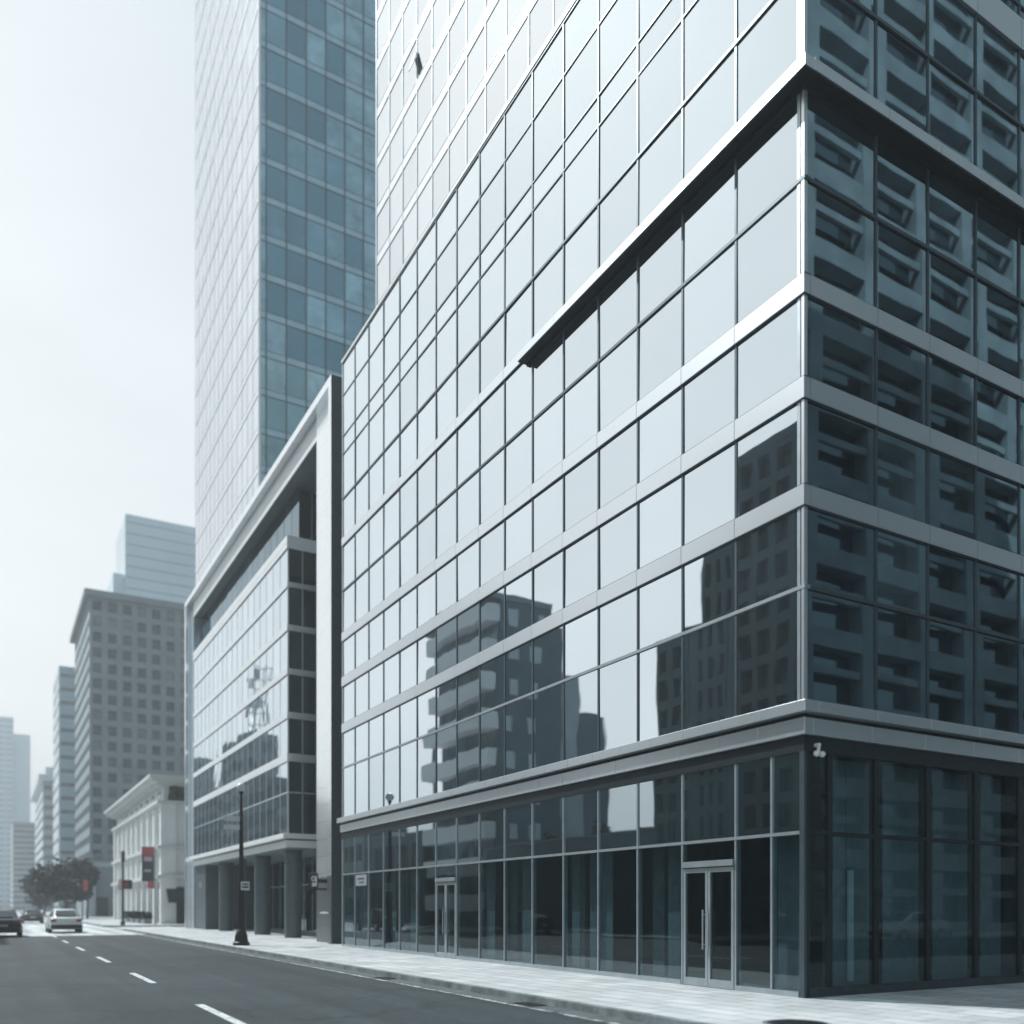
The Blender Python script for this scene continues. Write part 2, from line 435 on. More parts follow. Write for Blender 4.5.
class MB:
    """collects shapes in world coordinates, then links them as ONE mesh"""
    def __init__(self):
        self.v, self.f = [], []
    def add(self, vs, fs):
        k = len(self.v)
        self.v += [tuple(a) for a in vs]
        self.f += [tuple(i + k for i in f) for f in fs]
        return self
    def box(self, x0, x1, y0, y1, z0, z1):
        if x1 < x0: x0, x1 = x1, x0
        if y1 < y0: y0, y1 = y1, y0
        if z1 < z0: z0, z1 = z1, z0
        return self.add([(x0, y0, z0), (x1, y0, z0), (x1, y1, z0), (x0, y1, z0), (x0, y0, z1), (x1, y0, z1), (x1, y1, z1), (x0, y1, z1)],
                        [(0, 3, 2, 1), (4, 5, 6, 7), (0, 1, 5, 4), (1, 2, 6, 5), (2, 3, 7, 6), (3, 0, 4, 7)])
    def fb(self, face, plane, u0, u1, z0, z1, d0, d1):
        """box on a facade; d is depth behind the plane (negative = proud of it)"""
        if face == 'W': return self.box(plane + d0, plane + d1, u0, u1, z0, z1)
        if face == 'E': return self.box(plane - d1, plane - d0, u0, u1, z0, z1)
        if face == 'S': return self.box(u0, u1, plane + d0, plane + d1, z0, z1)
        if face == 'N': return self.box(u0, u1, plane - d1, plane - d0, z0, z1)
    def cyl(self, p0, p1, r0, r1=None, n=16, caps=True):
        r1 = r0 if r1 is None else r1
        p0, p1 = Vector(p0), Vector(p1)
        q = (p1 - p0).to_track_quat('Z', 'Y')
        vs = []
        for p, r in ((p0, r0), (p1, r1)):
            for i in range(n):
                a = 2 * math.pi * i / n
                vs.append(p + q @ Vector((r * math.cos(a), r * math.sin(a), 0)))
        fs = [(i, (i + 1) % n, n + (i + 1) % n, n + i) for i in range(n)]
        if caps:
            fs += [tuple(range(n - 1, -1, -1)), tuple(range(n, 2 * n))]
        return self.add(vs, fs)
    def lathe(self, c, prof, n=20):
        cx, cy = c
        vs, fs = [], []
        for r, z in prof:
            for i in range(n):
                a = 2 * math.pi * i / n
                vs.append((cx + r * math.cos(a), cy + r * math.sin(a), z))
        for j in range(len(prof) - 1):
            for i in range(n):
                fs.append((j * n + i, j * n + (i + 1) % n, (j + 1) * n + (i + 1) % n, (j + 1) * n + i))
        fs.append(tuple(range(n - 1, -1, -1)))
        fs.append(tuple((len(prof) - 1) * n + i for i in range(n)))
        return self.add(vs, fs)
    def prism(self, poly, z0, z1):
        n = len(poly)
        vs = [(x, y, z0) for x, y in poly] + [(x, y, z1) for x, y in poly]
        fs = [tuple(range(n - 1, -1, -1)), tuple(range(n, 2 * n))] + [(i, (i + 1) % n, n + (i + 1) % n, n + i) for i in range(n)]
        return self.add(vs, fs)
    def sphere(self, c, r, sz=1.0, n=14, m=9):
        vs, fs = [], []
        for j in range(m + 1):
            th = math.pi * j / m
            for i in range(n):
                a = 2 * math.pi * i / n
                vs.append((c[0] + r * math.sin(th) * math.cos(a), c[1] + r * math.sin(th) * math.sin(a), c[2] + r * sz * math.cos(th)))
        for j in range(m):
            for i in range(n):
                fs.append((j * n + i, (j + 1) * n + i, (j + 1) * n + (i + 1) % n, j * n + (i + 1) % n))
        return self.add(vs, fs)
    def build(self, name, mat, parent=None, smooth=False, bevel=0.0, loc=None):
        me = bpy.data.meshes.new(name)
        org = wl(parent) if parent is not None else Vector((0, 0, 0))
        own = Vector(loc) if loc is not None else None
        base = own if own is not None else org
        me.from_pydata([tuple(Vector(a) - base) for a in self.v], [], self.f)
        me.update()
        o = bpy.data.objects.new(name, me)
        COL.objects.link(o)
        if parent is not None:
            o.parent = parent
        if own is not None:
            o.location = own - org
        me.materials.append(mat)
        if bevel:
            b = o.modifiers.new("bevel", 'BEVEL')
            b.width = bevel
            b.segments = 2
            b.limit_method = 'ANGLE'
            b.angle_limit = R(50)
        if smooth:
            for p in me.polygons:
                p.use_smooth = True
            try:
                me.set_sharp_from_angle(angle=R(40))
            except Exception:
                pass
        return o

def struct(name, mb, mat, **k):
    o = mb.build(name, mat, **k)
    o['kind'] = 'structure'
    return o

def project(p):
    x, y, z = p
    dep = 0.5 * x + 0.8660254 * y
    lat = 0.8660254 * x - 0.5 * y
    if dep < 0.5: return None
    return 512 + FPX * lat / dep, 907 - FPX * (z - H) / dep, dep

class Panes:
    """flat panes of one thing: the 100 that show largest become parts, the rest one part of stuff"""
    def __init__(self, parent, name, mat, tilt=0.12, thick=0.02, cap=100):
        self.p, self.n, self.m, self.t, self.th, self.cap, self.L = parent, name, mat, tilt, thick, cap, []
    def add(self, face, plane, u0, u1, z0, z1, d=0.0):
        self.L.append((face, plane, u0, u1, z0, z1, d))
    def geo(self, mb, it, rnd):
        face, plane, u0, u1, z0, z1, d = it
        uc, zc = (u0 + u1) / 2, (z0 + z1) / 2
        a, b = R(rnd.gauss(0, self.t)), R(rnd.gauss(0, self.t))
        def off(u, z): return d + (u - uc) * math.tan(a) + (z - zc) * math.tan(b)
        vs = []
        for dd in (0, self.th):
            for u, z in ((u0, z0), (u1, z0), (u1, z1), (u0, z1)):
                w = off(u, z) + dd
                vs.append({'W': (plane + w, u, z), 'E': (plane - w, u, z), 'S': (u, plane + w, z), 'N': (u, plane - w, z)}[face])
        fs = [(0, 1, 2, 3), (7, 6, 5, 4), (0, 4, 5, 1), (1, 5, 6, 2), (2, 6, 7, 3), (3, 7, 4, 0)]
        if face in 'WN': fs = [f[::-1] for f in fs]
        mb.add(vs, fs)
        c = {'W': (plane + d, uc, zc), 'E': (plane - d, uc, zc), 'S': (uc, plane + d, zc), 'N': (uc, plane - d, zc)}[face]
        return c
    def flush(self):
        rnd = random.Random(hash(self.n) % 1000 + len(self.L))
        rnd = random.Random(len(self.L) * 13 + 5)
        def size(it):
            face, plane, u0, u1, z0, z1, d = it
            uc, zc = (u0 + u1) / 2, (z0 + z1) / 2
            q = project((plane, uc, zc) if face in 'WE' else (uc, plane, zc))
            if q is None or not (-10 < q[0] < 1034 and -10 < q[1] < 1034): return -1
            return (u1 - u0) * (z1 - z0) / q[2] ** 2
        L = sorted(self.L, key=size, reverse=True)
        if len(L) <= self.cap: one, rest = L, []
        else:
            one = [i for i in L[:self.cap] if size(i) > 0]
            rest = L[len(one):]
        for it in one:
            mb = MB()
            c = self.geo(mb, it, rnd)
            mb.build(self.n, self.m, self.p, loc=c)
        if rest:
            mb = MB()
            for it in rest: self.geo(mb, it, rnd)
            mb.build(self.n, self.m, self.p)['kind'] = 'stuff'

def lattice(mb, face, plane, u0, u1, z0, z1, cols, rows, pier, span, depth, panes=None, d_glass=None, skip_bottom=0):
    """piers and spandrels standing proud of recessed windows"""
    cw, rh = (u1 - u0) / cols, (z1 - z0) / rows
    for i in range(cols + 1):
        c = u0 + i * cw
        a, b = max(u0, c - pier / 2), min(u1, c + pier / 2)
        mb.fb(face, plane, a, b, z0, z1, 0, depth)
    for j in range(rows + 1):
        c = z0 + j * rh
        a, b = max(z0, c - span / 2), min(z1, c + span / 2)
        for i in range(cols):
            mb.fb(face, plane, u0 + i * cw + pier / 2, u0 + (i + 1) * cw - pier / 2, a, b, 0.02, depth)
    if panes is not None:
        dg = depth - 0.03 if d_glass is None else d_glass
        for i in range(cols):
            for j in range(rows):
                panes.add(face, plane, u0 + i * cw + pier / 2, u0 + (i + 1) * cw - pier / 2, z0 + j * rh + span / 2, z0 + (j + 1) * rh - span / 2, dg)

# ------------------------------------------------------------------ ground, roads, pavements
KX = 8.4                                    # kerb line of the street
ZR = -0.12
g = MB(); g.box(-1500, 1500, -400, 2000, -0.4, -0.135)
struct('ground', g, M['ground'])
r = MB(); r.box(-7.5, KX, -120, 60, -0.134, ZR)
r.box(KX, 90, -9.5, 4.0, -0.134, ZR)
struct('road', r, M['road'])
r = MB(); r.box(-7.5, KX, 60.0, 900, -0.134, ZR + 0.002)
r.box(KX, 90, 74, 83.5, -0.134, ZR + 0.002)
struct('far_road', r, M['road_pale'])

def arc(cx, cy, rad, a0, a1, n=14):
    return [(cx + rad * math.cos(R(a0 + (a1 - a0) * i / n)), cy + rad * math.sin(R(a0 + (a1 - a0) * i / n))) for i in range(n + 1)]

KW = 0.16
def block(x0, x1, y0, y1, rad, name):
    outer = arc(x0 + rad, y0 + rad, rad, 270, 180) + arc(x0 + rad, y1 - rad, rad, 180, 90)
    inner = arc(x0 + rad, y0 + rad, rad - KW, 270, 180) + arc(x0 + rad, y1 - rad, rad - KW, 180, 90)
    p = MB(); p.prism([(x1, y0 + KW)] + inner + [(x1, y1 - KW)], -0.13, 0.0)
    struct(name, p, M['pave'])
    k = MB()
    O = [(x1, y0)] + outer + [(x1, y1)]
    I = [(x1, y0 + KW)] + inner + [(x1, y1 - KW)]
    for i in range(len(O) - 1):
        a, b, c, d = O[i], O[i + 1], I[i + 1], I[i]
        L = math.hypot(b[0] - a[0], b[1] - a[1])
        n = max(1, int(round(L / 1.2)))
        for j in range(n):
            t0, t1 = j / n, (j + 1) / n
            if n > 1: t1 -= 0.008 / L * 1.0; 
            lerp = lambda p, q, t: (p[0] + (q[0] - p[0]) * t, p[1] + (q[1] - p[1]) * t)
            k.prism([lerp(a, b, t0), lerp(a, b, t1), lerp(d, c, t1), lerp(d, c, t0)], -0.131, 0.003 + random.uniform(-.002, .002))
    struct('kerb', k, M['kerb'])
block(KX, 90, 4.0, 74, 3.0, 'pavement')
block(KX, 90, 83.5, 900, 3.0, 'pavement')
l = MB(); l.box(-11.5, -7.5, 1, 900, -0.131, 0.0)
l.box(KX, 90, -14.5, -9.5, -0.131, 0.0)
struct('pavement', l, M['pave'])
gt = MB(); gt.box(KX - 0.38, KX, 7, 60, ZR, ZR + 0.004)
struct('gutter', gt, M['gutter'])
mk = MB()
for k in range(-1, 5):
    y1 = 16.55 + 8.75 * k
    mk.box(3.10, 3.25, y1 - 3.6, y1, ZR, ZR + 0.004)
mk2 = MB()
for k in range(5, 16):
    y1 = 16.55 + 8.75 * k
    if 72 < y1 < 86: continue
    mk2.box(3.10, 3.25, y1 - 3.6, y1, ZR + 0.002, ZR + 0.006)
struct('lane_marking', mk, M['paint'])
struct('lane_marking', mk2, M['paint'])
el = MB()
y = 7.0
while y < 59:
    L = random.uniform(2.5, 6)
    el.box(KX - 0.50 + random.uniform(-.01, .01), KX - 0.40, y, y + L, ZR, ZR + 0.004)
    y += L + random.choice((0.0, 0.0, 0.12, 0.3))
struct('edge_line', el, M['paint_worn'])

# manhole cover and drain grates
mh = thing('manhole_cover', (9.57, 8.76, 0.0), 'round dark iron manhole cover let into the pavement near the corner', 'manhole cover')
a = MB(); a.lathe((9.57, 8.76), [(0.46, 0.0), (0.46, 0.006), (0.40, 0.006)], 32); a.build('rim', M['kerb'], mh)
a = MB(); a.lathe((9.57, 8.76), [(0.40, 0.0), (0.40, 0.010), (0.36, 0.012)], 32)
for i in range(-4, 5):
    w = math.sqrt(0.34 ** 2 - (i * 0.075) ** 2)
    a.box(9.57 - w, 9.57 + w, 8.76 + i * 0.075 - 0.02, 8.76 + i * 0.075 + 0.02, 0.0121, 0.017)
a.build('lid', M['black_iron'], mh)
for i, (yy, lab) in enumerate(((20.3, 'rusty drain grate in the gutter beside the glass shopfront'), (13.6, 'rusty drain grate in the gutter closest to the camera'))):
    dg = thing('drain_grate', (KX - 0.2, yy, ZR + 0.004), lab, 'drain grate', 'drain grates along the kerb')
    a = MB(); a.box(KX - 0.36, KX - 0.02, yy - 0.35, yy + 0.35, ZR + 0.004, ZR + 0.010); a.build('frame', M['black_iron'], dg)
    a = MB()
    for j in range(8):
        a.box(KX - 0.33, KX - 0.05, yy - 0.30 + j * 0.08, yy - 0.26 + j * 0.08, ZR + 0.010, ZR + 0.02)
    a.build('bars', M['dark_metal'], dg)

# ------------------------------------------------------------------ corner office building
X0, Y0, YE, XE = 12.376, 11.168, 35.2, 34.0
TOP = 23.75
office = thing('office_building', (X0, Y0, 0), 'glass corner office building with pale metal bands, a cornice and a dark glazed ground floor', 'office building')
LY = [Y0 + 0.06, 12.83] + [14.37 + 1.491 * i for i in range(14)] + [YE - 0.05]
RX = [X0 + 0.06, 14.27, 15.79, 17.32, 18.83] + [18.83 + 1.5 * i for i in range(1, 10)] + [XE - .1]
ROWS = [(5.20, 7.20), (7.27, 8.66), (9.02, 10.54), (10.91, 12.38), (12.72, 14.39), (14.45, 16.23), (16.56, 18.12), (18.18, 19.93), (19.97, 20.66), (20.70, 22.30), (22.36, 23.62)]
TRANS = [7.235, 14.42, 18.15, 19.95, 20.68, 22.33]
BANDS = [(8.66, 9.02), (10.54, 10.91), (12.38, 12.72)]
a = MB()
a.box(X0 + 0.30, XE, Y0 + 0.30, YE - 0.02, 4.5, TOP - 0.1)
a.build('core', M['core'], office)
a = MB(); a.box(X0 + 0.02, XE, YE - 0.018, YE, 0, TOP - 0.05); a.build('end_wall', M['panel'], office)
a = MB(); a.box(X0 + 0.05, XE, Y0 + 0.05, YE, TOP - 0.098, TOP - 0.04); a.build('roof', M['conc'], office)
pw = Panes(office, 'window_pane', M['glass'], tilt=0.15)
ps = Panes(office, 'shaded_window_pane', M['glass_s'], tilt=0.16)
for (z0, z1) in ROWS:
    for i in range(len(LY) - 1):
        pw.add('W', X0, LY[i] + 0.015, LY[i + 1] - 0.015, z0, z1)
    for i in range(len(RX) - 1):
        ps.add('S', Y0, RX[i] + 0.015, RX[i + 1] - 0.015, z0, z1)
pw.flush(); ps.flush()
def vbar(name, face, plane, u, w, z0, z1, d0, d1, mat, parent=office):
    b = MB(); b.fb(face, plane, u - w / 2, u + w / 2, z0, z1, d0, d1)
    return b.build(name, mat, parent)
for u in LY[1:-1]:
    vbar('mullion', 'W', X0, u, 0.055, 5.19, TOP - 0.12, -0.022, 0.12, M['mullion'])
vbar('mullion', 'W', X0, LY[-1] + 0.02, 0.10, 5.19, TOP - 0.12, -0.024, 0.12, M['mullion_pale'])
vbar('mullion', 'W', X0, Y0 + 0.10, 0.07, 5.19, TOP - 0.12, -0.022, 0.12, M['mullion_light'])
for u in RX[1:-1]:
    vbar('mullion', 'S', Y0, u, 0.055, 5.19, TOP - 0.12, -0.022, 0.12, M['mullion'])
for z in TRANS:
    w = 0.065 if z in (7.235, 14.42, 18.15) else 0.04
    b = MB(); b.fb('W', X0, Y0 - 0.05, YE, z - w / 2, z + w / 2, -0.036 if w > .05 else -0.026, 0.10); b.build('transom', M['mullion_light' if z < 8 else 'mullion'], office)
    b = MB(); b.fb('S', Y0, X0 + 0.11, XE, z - w / 2, z + w / 2, -0.036 if w > .05 else -0.026, 0.10); b.build('transom', M['mullion'], office)
# corner post
b = MB(); b.box(X0 - 0.028, X0 + 0.055, Y0 - 0.028, Y0 + 0.035, 5.19, TOP - 0.12); b.build('corner_post', M['panel'], office)
def band(z0, z1, y0, y1, doS=True, proud=0.055, name='spandrel_band'):
    b = MB()
    us = [y0] + [u for u in LY if y0 + .2 < u < y1 - .2] + [y1]
    for i in range(len(us) - 1):
        b.fb('W', X0, us[i] + 0.006, us[i + 1] - 0.006, z0, z1, -proud, 0.1)
    b.build(name, M['panel'], office)
    b = MB(); b.fb('W', X0, y0, y1, z0 - 0.022, z0, -proud + 0.012, 0.1); b.fb('W', X0, y0, y1, z1, z1 + 0.018, -proud + 0.012, 0.1); b.build('band_edge', M['mullion'], office)
    if doS:
        us = [X0 + 0.1] + RX[1:-1] + [XE]
        b = MB()
        for i in range(len(us) - 1):
            b.fb('S', Y0, us[i] + 0.006, us[i + 1] - 0.006, z0, z1, -proud, 0.1)
        b.build(name, M['panel'], office)
        b = MB(); b.fb('S', Y0, X0 + 0.1, XE, z0 - 0.022, z0, -proud + 0.012, 0.1); b.fb('S', Y0, X0 + 0.1, XE, z1, z1 + 0.018, -proud + 0.012, 0.1); b.build('band_edge', M['mullion'], office)
for z0, z1 in BANDS:
    band(z0, z1, Y0 - 0.055, YE)
band(16.25, 16.55, 20.62, YE, doS=False)
band(19.98, 20.55, 30, YE, doS=False, proud=-0.02) if False else None
# upper band on the shaded side
us = [X0 + 0.1] + RX[1:-1] + [XE]
b = MB()
for i in range(len(us) - 1):
    b.fb('S', Y0, us[i] + 0.006, us[i + 1] - 0.006, 19.72, 20.36, -0.06, 0.1)
b.build('spandrel_band', M['panel'], office)
# canopy fin wrapping the corner
CO = 0.31
b = MB()
us = [Y0 - CO + 0.004] + [u for u in LY if u < 20.3 and u > Y0 + 1] + [20.62]
for i in range(len(us) - 1):
    b.box(X0 - CO, X0 - 0.07, us[i] + 0.004, us[i + 1] - 0.004, 16.045, 16.25)
b.build('canopy', M['panel'], office)
b = MB()
us = [X0 - 0.0735] + RX[1:-1] + [XE]
for i in range(len(us) - 1):
    b.box(us[i] + 0.004, us[i + 1] - 0.004, Y0 - CO, Y0 - 0.07, 16.045, 16.25)
b.build('canopy', M['panel'], office)
b = MB(); b.box(X0 - CO + 0.02, X0 - 0.001, Y0 - CO + 0.02, 20.6, 16.02, 16.044); b.box(X0, XE, Y0 - CO + 0.02, Y0 - 0.001, 16.02, 16.044)
b.build('canopy_soffit', M['dark_metal'], office)
b = MB(); b.box(X0 - 0.069, X0 + 0.1, Y0 - 0.069, 20.55, 15.95, 16.019); b.box(X0 + 0.1, XE, Y0 - 0.069, Y0 + 0.1, 15.95, 16.019)
b.build('canopy_header', M['dark_metal'], office)
# roof coping
b = MB(); b.box(X0 - 0.05, X0 + 0.3, Y0 - 0.05, YE + 0.06, TOP - 0.06, TOP + 0.05); b.box(X0 + 0.3, XE, Y0 - 0.05, Y0 + 0.3, TOP - 0.06, TOP + 0.05)
b.build('coping', M['panel_white'], office, bevel=0.01)
b = MB(); b.box(X0 - 0.03, X0 + 0.2, Y0 - 0.03, YE, TOP - 0.12, TOP - 0.061); b.build('coping_shadow_gap', M['mullion'], office)
# two tier cornice
def tier(o, z0, z1, y1, n, name, mat='panel'):
    b = MB()
    L = y1 - (Y0 - o)
    st = L / n
    for i in range(n):
        b.box(X0 - o, X0 + 0.1, Y0 - o + i * st + (0.005 if i else 0), Y0 - o + (i + 1) * st - 0.005, z0, z1)
    b.build(name, M[mat], office, bevel=0.006)
    b = MB()
    xs = X0 + 0.1
    k = int((XE - xs) / 1.5)
    st = (XE - xs) / k
    for i in range(k):
        b.box(xs + i * st + 0.005, xs + (i + 1) * st - 0.005, Y0 - o, Y0 + 0.1, z0, z1)
    b.build(name, M[mat], office, bevel=0.006)
tier(0.25, 4.99, 5.185, YE + 0.02, 23, 'cornice_upper')
tier(0.12, 4.62, 4.915, YE - 0.02, 22, 'cornice_lower')
b = MB(); b.box(X0 - 0.06, X0 + 0.1, Y0 - 0.06, YE, 4.916, 4.989); b.box(X0 + 0.1, XE, Y0 - 0.06, Y0 + 0.1, 4.916, 4.989); b.build('cornice_gap', M['dark_metal'], office)
b = MB(); b.box(X0 - 0.05, X0 + 0.12, Y0 - 0.05, YE, 4.34, 4.619); b.box(X0 + 0.12, XE, Y0 - 0.05, Y0 + 0.12, 4.34, 4.619); b.build('head_rail', M['dark_metal'], office)
# ground floor
GZ, GT = 0.10, 4.34
DOORS = [(12.83, 14.37), (24.81, 26.30)]
pg = Panes(office, 'shopfront_pane', M['glass_shop'], tilt=0.10, thick=0.012)
pgu = Panes(office, 'upper_shopfront_pane', M['glass_upper_shop'], tilt=0.10, thick=0.012)
gl_edges = [Y0 + 0.08, 11.91, 12.83] + LY[2:]
for i in range(len(gl_edges) - 1):
    y0, y1 = gl_edges[i], gl_edges[i + 1]
    pgu.add('W', X0, y0 + .02, y1 - .02, 2.95, GT)
    dr = any(abs(y0 - d[0]) < .05 for d in DOORS)
    pg.add('W', X0, y0 + .02, y1 - .02, 2.52 if dr else GZ, 2.88)
gr = [X0 + 0.08, 13.01] + RX[1:]
for i in range(len(gr) - 1):
    pg.add('S', Y0, gr[i] + .03, gr[i + 1] - .03, 2.95, GT)
    pg.add('S', Y0, gr[i] + .03, gr[i + 1] - .03, 0.16, 2.88)
pg.flush(); pgu.flush()
for u in gl_edges[1:-1]:
    vbar('shopfront_mullion', 'W', X0, u, 0.045, 0.0, GT, -0.03, 0.10, M['mullion_light'])
vbar('shopfront_mullion', 'W', X0, YE - 0.06, 0.09, 0.0, GT, -0.045, 0.10, M['mullion_light'])
for u in gr[1:-1]:
    vbar('shopfront_mullion', 'S', Y0, u, 0.11, 0.0, GT, -0.03, 0.10, M['dark_metal'])
b = MB(); b.fb('W', X0, Y0 + 0.06, YE, 2.885, 2.945, -0.036, 0.09); b.build('shopfront_transom', M['mullion_light'], office)
b = MB(); b.fb('S', Y0, X0 + 0.09, XE, 2.88, 2.95, -0.036, 0.09); b.build('shopfront_transom', M['dark_metal'], office)
b = MB()
ys = [Y0 + 0.06, 12.83, 14.37, 24.81, 26.30, YE]
for i in (0, 2, 4):
    b.fb('W', X0, ys[i] + .031, ys[i + 1] - .031, 0.0, GZ, -0.038, 0.09)
b.build('sill_rail', M['mullion_light'], office)
b = MB(); b.fb('S', Y0, X0 + 0.09, XE, 0.0, 0.16, -0.05, 0.09); b.build('plinth', M['stone_dark'], office)
b = MB(); b.box(X0 - 0.05, X0 + 0.012, Y0 - 0.05, Y0 + 0.058, 0, GT); b.build('corner_post', M['mullion'], office)
b = MB(); b.box(X0 + 0.014, X0 + 0.088, Y0 - 0.045, Y0 + 0.03, 0, GT); b.build('corner_post', M['dark_metal'], office)
for k, (d0, d1) in enumerate(DOORS):
    dd0, dd1 = d0 + 0.035, d1 - 0.035
    b = MB(); b.fb('W', X0, dd0, dd1, 2.40, 2.52, -0.07, 0.09); b.build('door_head', M['mullion_light'], office)
    mid = (dd0 + dd1) / 2
    for s, (e0, e1) in enumerate(((dd0 + .01, mid - .006), (mid + .006, dd1 - .01))):
        b = MB()
        b.fb('W', X0, e0, e0 + .065, 0.01, 2.38, -0.03, 0.03); b.fb('W', X0, e1 - .065, e1, 0.01, 2.38, -0.03, 0.03)
        b.fb('W', X0, e0 + .065, e1 - .065, 0.01, 0.17, -0.028, 0.03); b.fb('W', X0, e0 + .065, e1 - .065, 2.29, 2.38, -0.028, 0.03)
        dl = b.build('door', M['mullion_light'], office)
        b = MB(); b.fb('W', X0, e0 + .065, e1 - .065, 0.17, 2.29, -0.005, 0.006); b.build('pane', M['glass_shop'], dl)
        hy = mid + (-0.075 if s == 0 else 0.075)
        b = MB(); b.cyl((X0 - 0.09, hy, 0.75), (X0 - 0.09, hy, 1.55), 0.017, n=10)
        for zz in (0.85, 1.45): b.cyl((X0 - 0.09, hy, zz), (X0 - 0.03, hy, zz), 0.012, n=8)
        b.build('handle', M['mullion_light'], dl, smooth=True)
# rooms behind the glass
b = MB(); b.box(X0 + 0.1, XE, Y0 + 0.1, YE - 0.02, 0.0, 0.02); b.build('floor', M['room'], office)
b = MB(); b.box(17.6, 17.8, 14.5, YE - 0.03, 0.02, 4.49); b.box(15.0, XE, 14.3, 14.5, 0.02, 4.49); b.build('inner_wall', M['room'], office)
b = MB(); b.box(X0 + 0.13, XE, Y0 + 0.13, YE - 0.03, 4.42, 4.495); b.build('ceiling', M['room'], office)
for yy in (16.2, 19.4, 22.9, 27.4, 31.0):
    b = MB(); b.box(13.4, 13.8, yy, yy + 0.42, 0.02, 4.41); b.build('interior_column', M['blind_dim'], office)
bl = Panes(office, 'blind', M['blind'], tilt=0.0, thick=0.03)
bd = Panes(office, 'dim_blind', M['blind_dim'], tilt=0.0, thick=0.03)
for (u0, u1) in ((13.72, 14.06), (14.08, 14.93), (15.14, 16.21), (16.69, 17.82), (18.30, 19.0), (20.1, 21.3)):
    bl.add('S', Y0 + 0.5, u0, u1, 0.05, 4.38)
for (u0, u1) in ((11.55, 12.3), (15.0, 15.5), (17.55, 18.5), (18.95, 19.3), (21.2, 21.8), (23.4, 23.9), (28.9, 29.6), (30.9, 31.4), (33.8, 34.4)):
    bd.add('W', X0 + 0.55, u0, u1, 0.05, 4.38)
bl.flush(); bd.flush()
b = MB(); b.box(14.02, 14.16, Y0 + 0.40, Y0 + 0.44, 0.2, 2.3); b.build('light_strip', M['blind_light'], office)
wt = thing('window_notice', (X0 - .03, 33.0, 2.6), 'pale square notice hung on the shopfront glass next to the framed building', 'notice')
b = MB(); b.fb('W', X0, 32.35, 33.5, 2.42, 2.84, -0.07, -0.045); b.build('board', M['mullion_pale'], wt)
b = MB(); b.fb('W', X0, 32.6, 33.3, 2.66, 2.72, -0.078, -0.071); b.fb('W', X0, 32.6, 33.1, 2.52, 2.57, -0.078, -0.071); b.build('lettering', M['mullion'], wt)
# security camera under the cornice at the corner
sc = thing('security_camera', (X0 + 0.22, Y0 - 0.10, 4.40), 'small white twin dome security camera under the cornice at the building corner', 'security camera')
b = MB(); b.box(X0 + 0.19, X0 + 0.25, Y0 - 0.16, Y0 - 0.05, 4.42, 4.48); b.cyl((X0 + 0.22, Y0 - 0.13, 4.33), (X0 + 0.22, Y0 - 0.13, 4.43), 0.03); b.build('bracket', M['white_plastic'], sc, bevel=0.005)
for dx in (-0.07, 0.07):
    b = MB(); b.sphere((X0 + 0.22 + dx, Y0 - 0.15, 4.29), 0.06, 0.9); b.build('dome', M['white_plastic'], sc, smooth=True)

# ------------------------------------------------------------------ set back tower over the office roof
X1 = 14.0
YT = 35.6
stw = thing('setback_tower', (X1, 15.0, TOP), 'white glass tower block set back above the roof of the corner building', 'tower')
b = MB(); b.box(X1 + 0.2, 40, 14.2, YT - 0.02, TOP - 0.03, 76); b.build('core', M['conc'], stw)
pt = Panes(stw, 'window_pane', M['glass_tower'], tilt=0.10)
ty = [YT - 0.05 - 1.37 * i for i in range(16)][::-1]
zz = [TOP + 0.1 + 2.05 * i for i in range(26)]
off = (32.85 - (TOP + 0.1)) % 2.05
for k in range(26):
    z0 = TOP - 2.05 + off + 2.05 * k + 0.21
    z1 = z0 + 2.05 - 0.42
    z0 = max(z0, TOP + 0.02)
    for i in range(len(ty) - 1):
        pt.add('W', X1, ty[i] + .012, ty[i + 1] - .012, z0, z1)
pt.flush()
for u in ty:
    vbar('mullion', 'W', X1, u, 0.05, TOP, 75.5, -0.02, 0.1, M['mullion_pale'], stw)
for k in range(26):
    c = TOP - 2.05 + off + 2.05 * k
    if c < TOP + .3: continue
    b = MB(); b.fb('W', X1, ty[0], YT, c - 0.19, c + 0.19, -0.012, 0.1); b.build('spandrel_band', M['panel_lite'], stw)
    b = MB(); b.fb('W', X1, ty[0], YT, c - 0.215, c - 0.19, -0.024, 0.1); b.fb('W', X1, ty[0], YT, c + 0.19, c + 0.21, -0.024, 0.1); b.build('band_edge', M['mullion_pale'], stw)
b = MB(); b.add([(X1 - .03, 31.75, 34.0), (X1 - .03, 31.4, 34.0), (X1 - .2, 31.4, 33.45), (X1 - .2, 31.75, 33.45), (X1 - .06, 31.75, 34.0), (X1 - .06, 31.4, 34.0), (X1 - .23, 31.4, 33.45), (X1 - .23, 31.75, 33.45)], [(0, 1, 2, 3), (7, 6, 5, 4), (0, 3, 7, 4), (1, 5, 6, 2), (3, 2, 6, 7)])
b.build('open_window', M['mullion'], stw)
b = MB(); b.box(X1 - 0.03, X1 + 0.19, YT - 0.049, YT + 0.03, TOP - 0.03, 75.5); b.build('corner_post', M['panel_white'], stw)

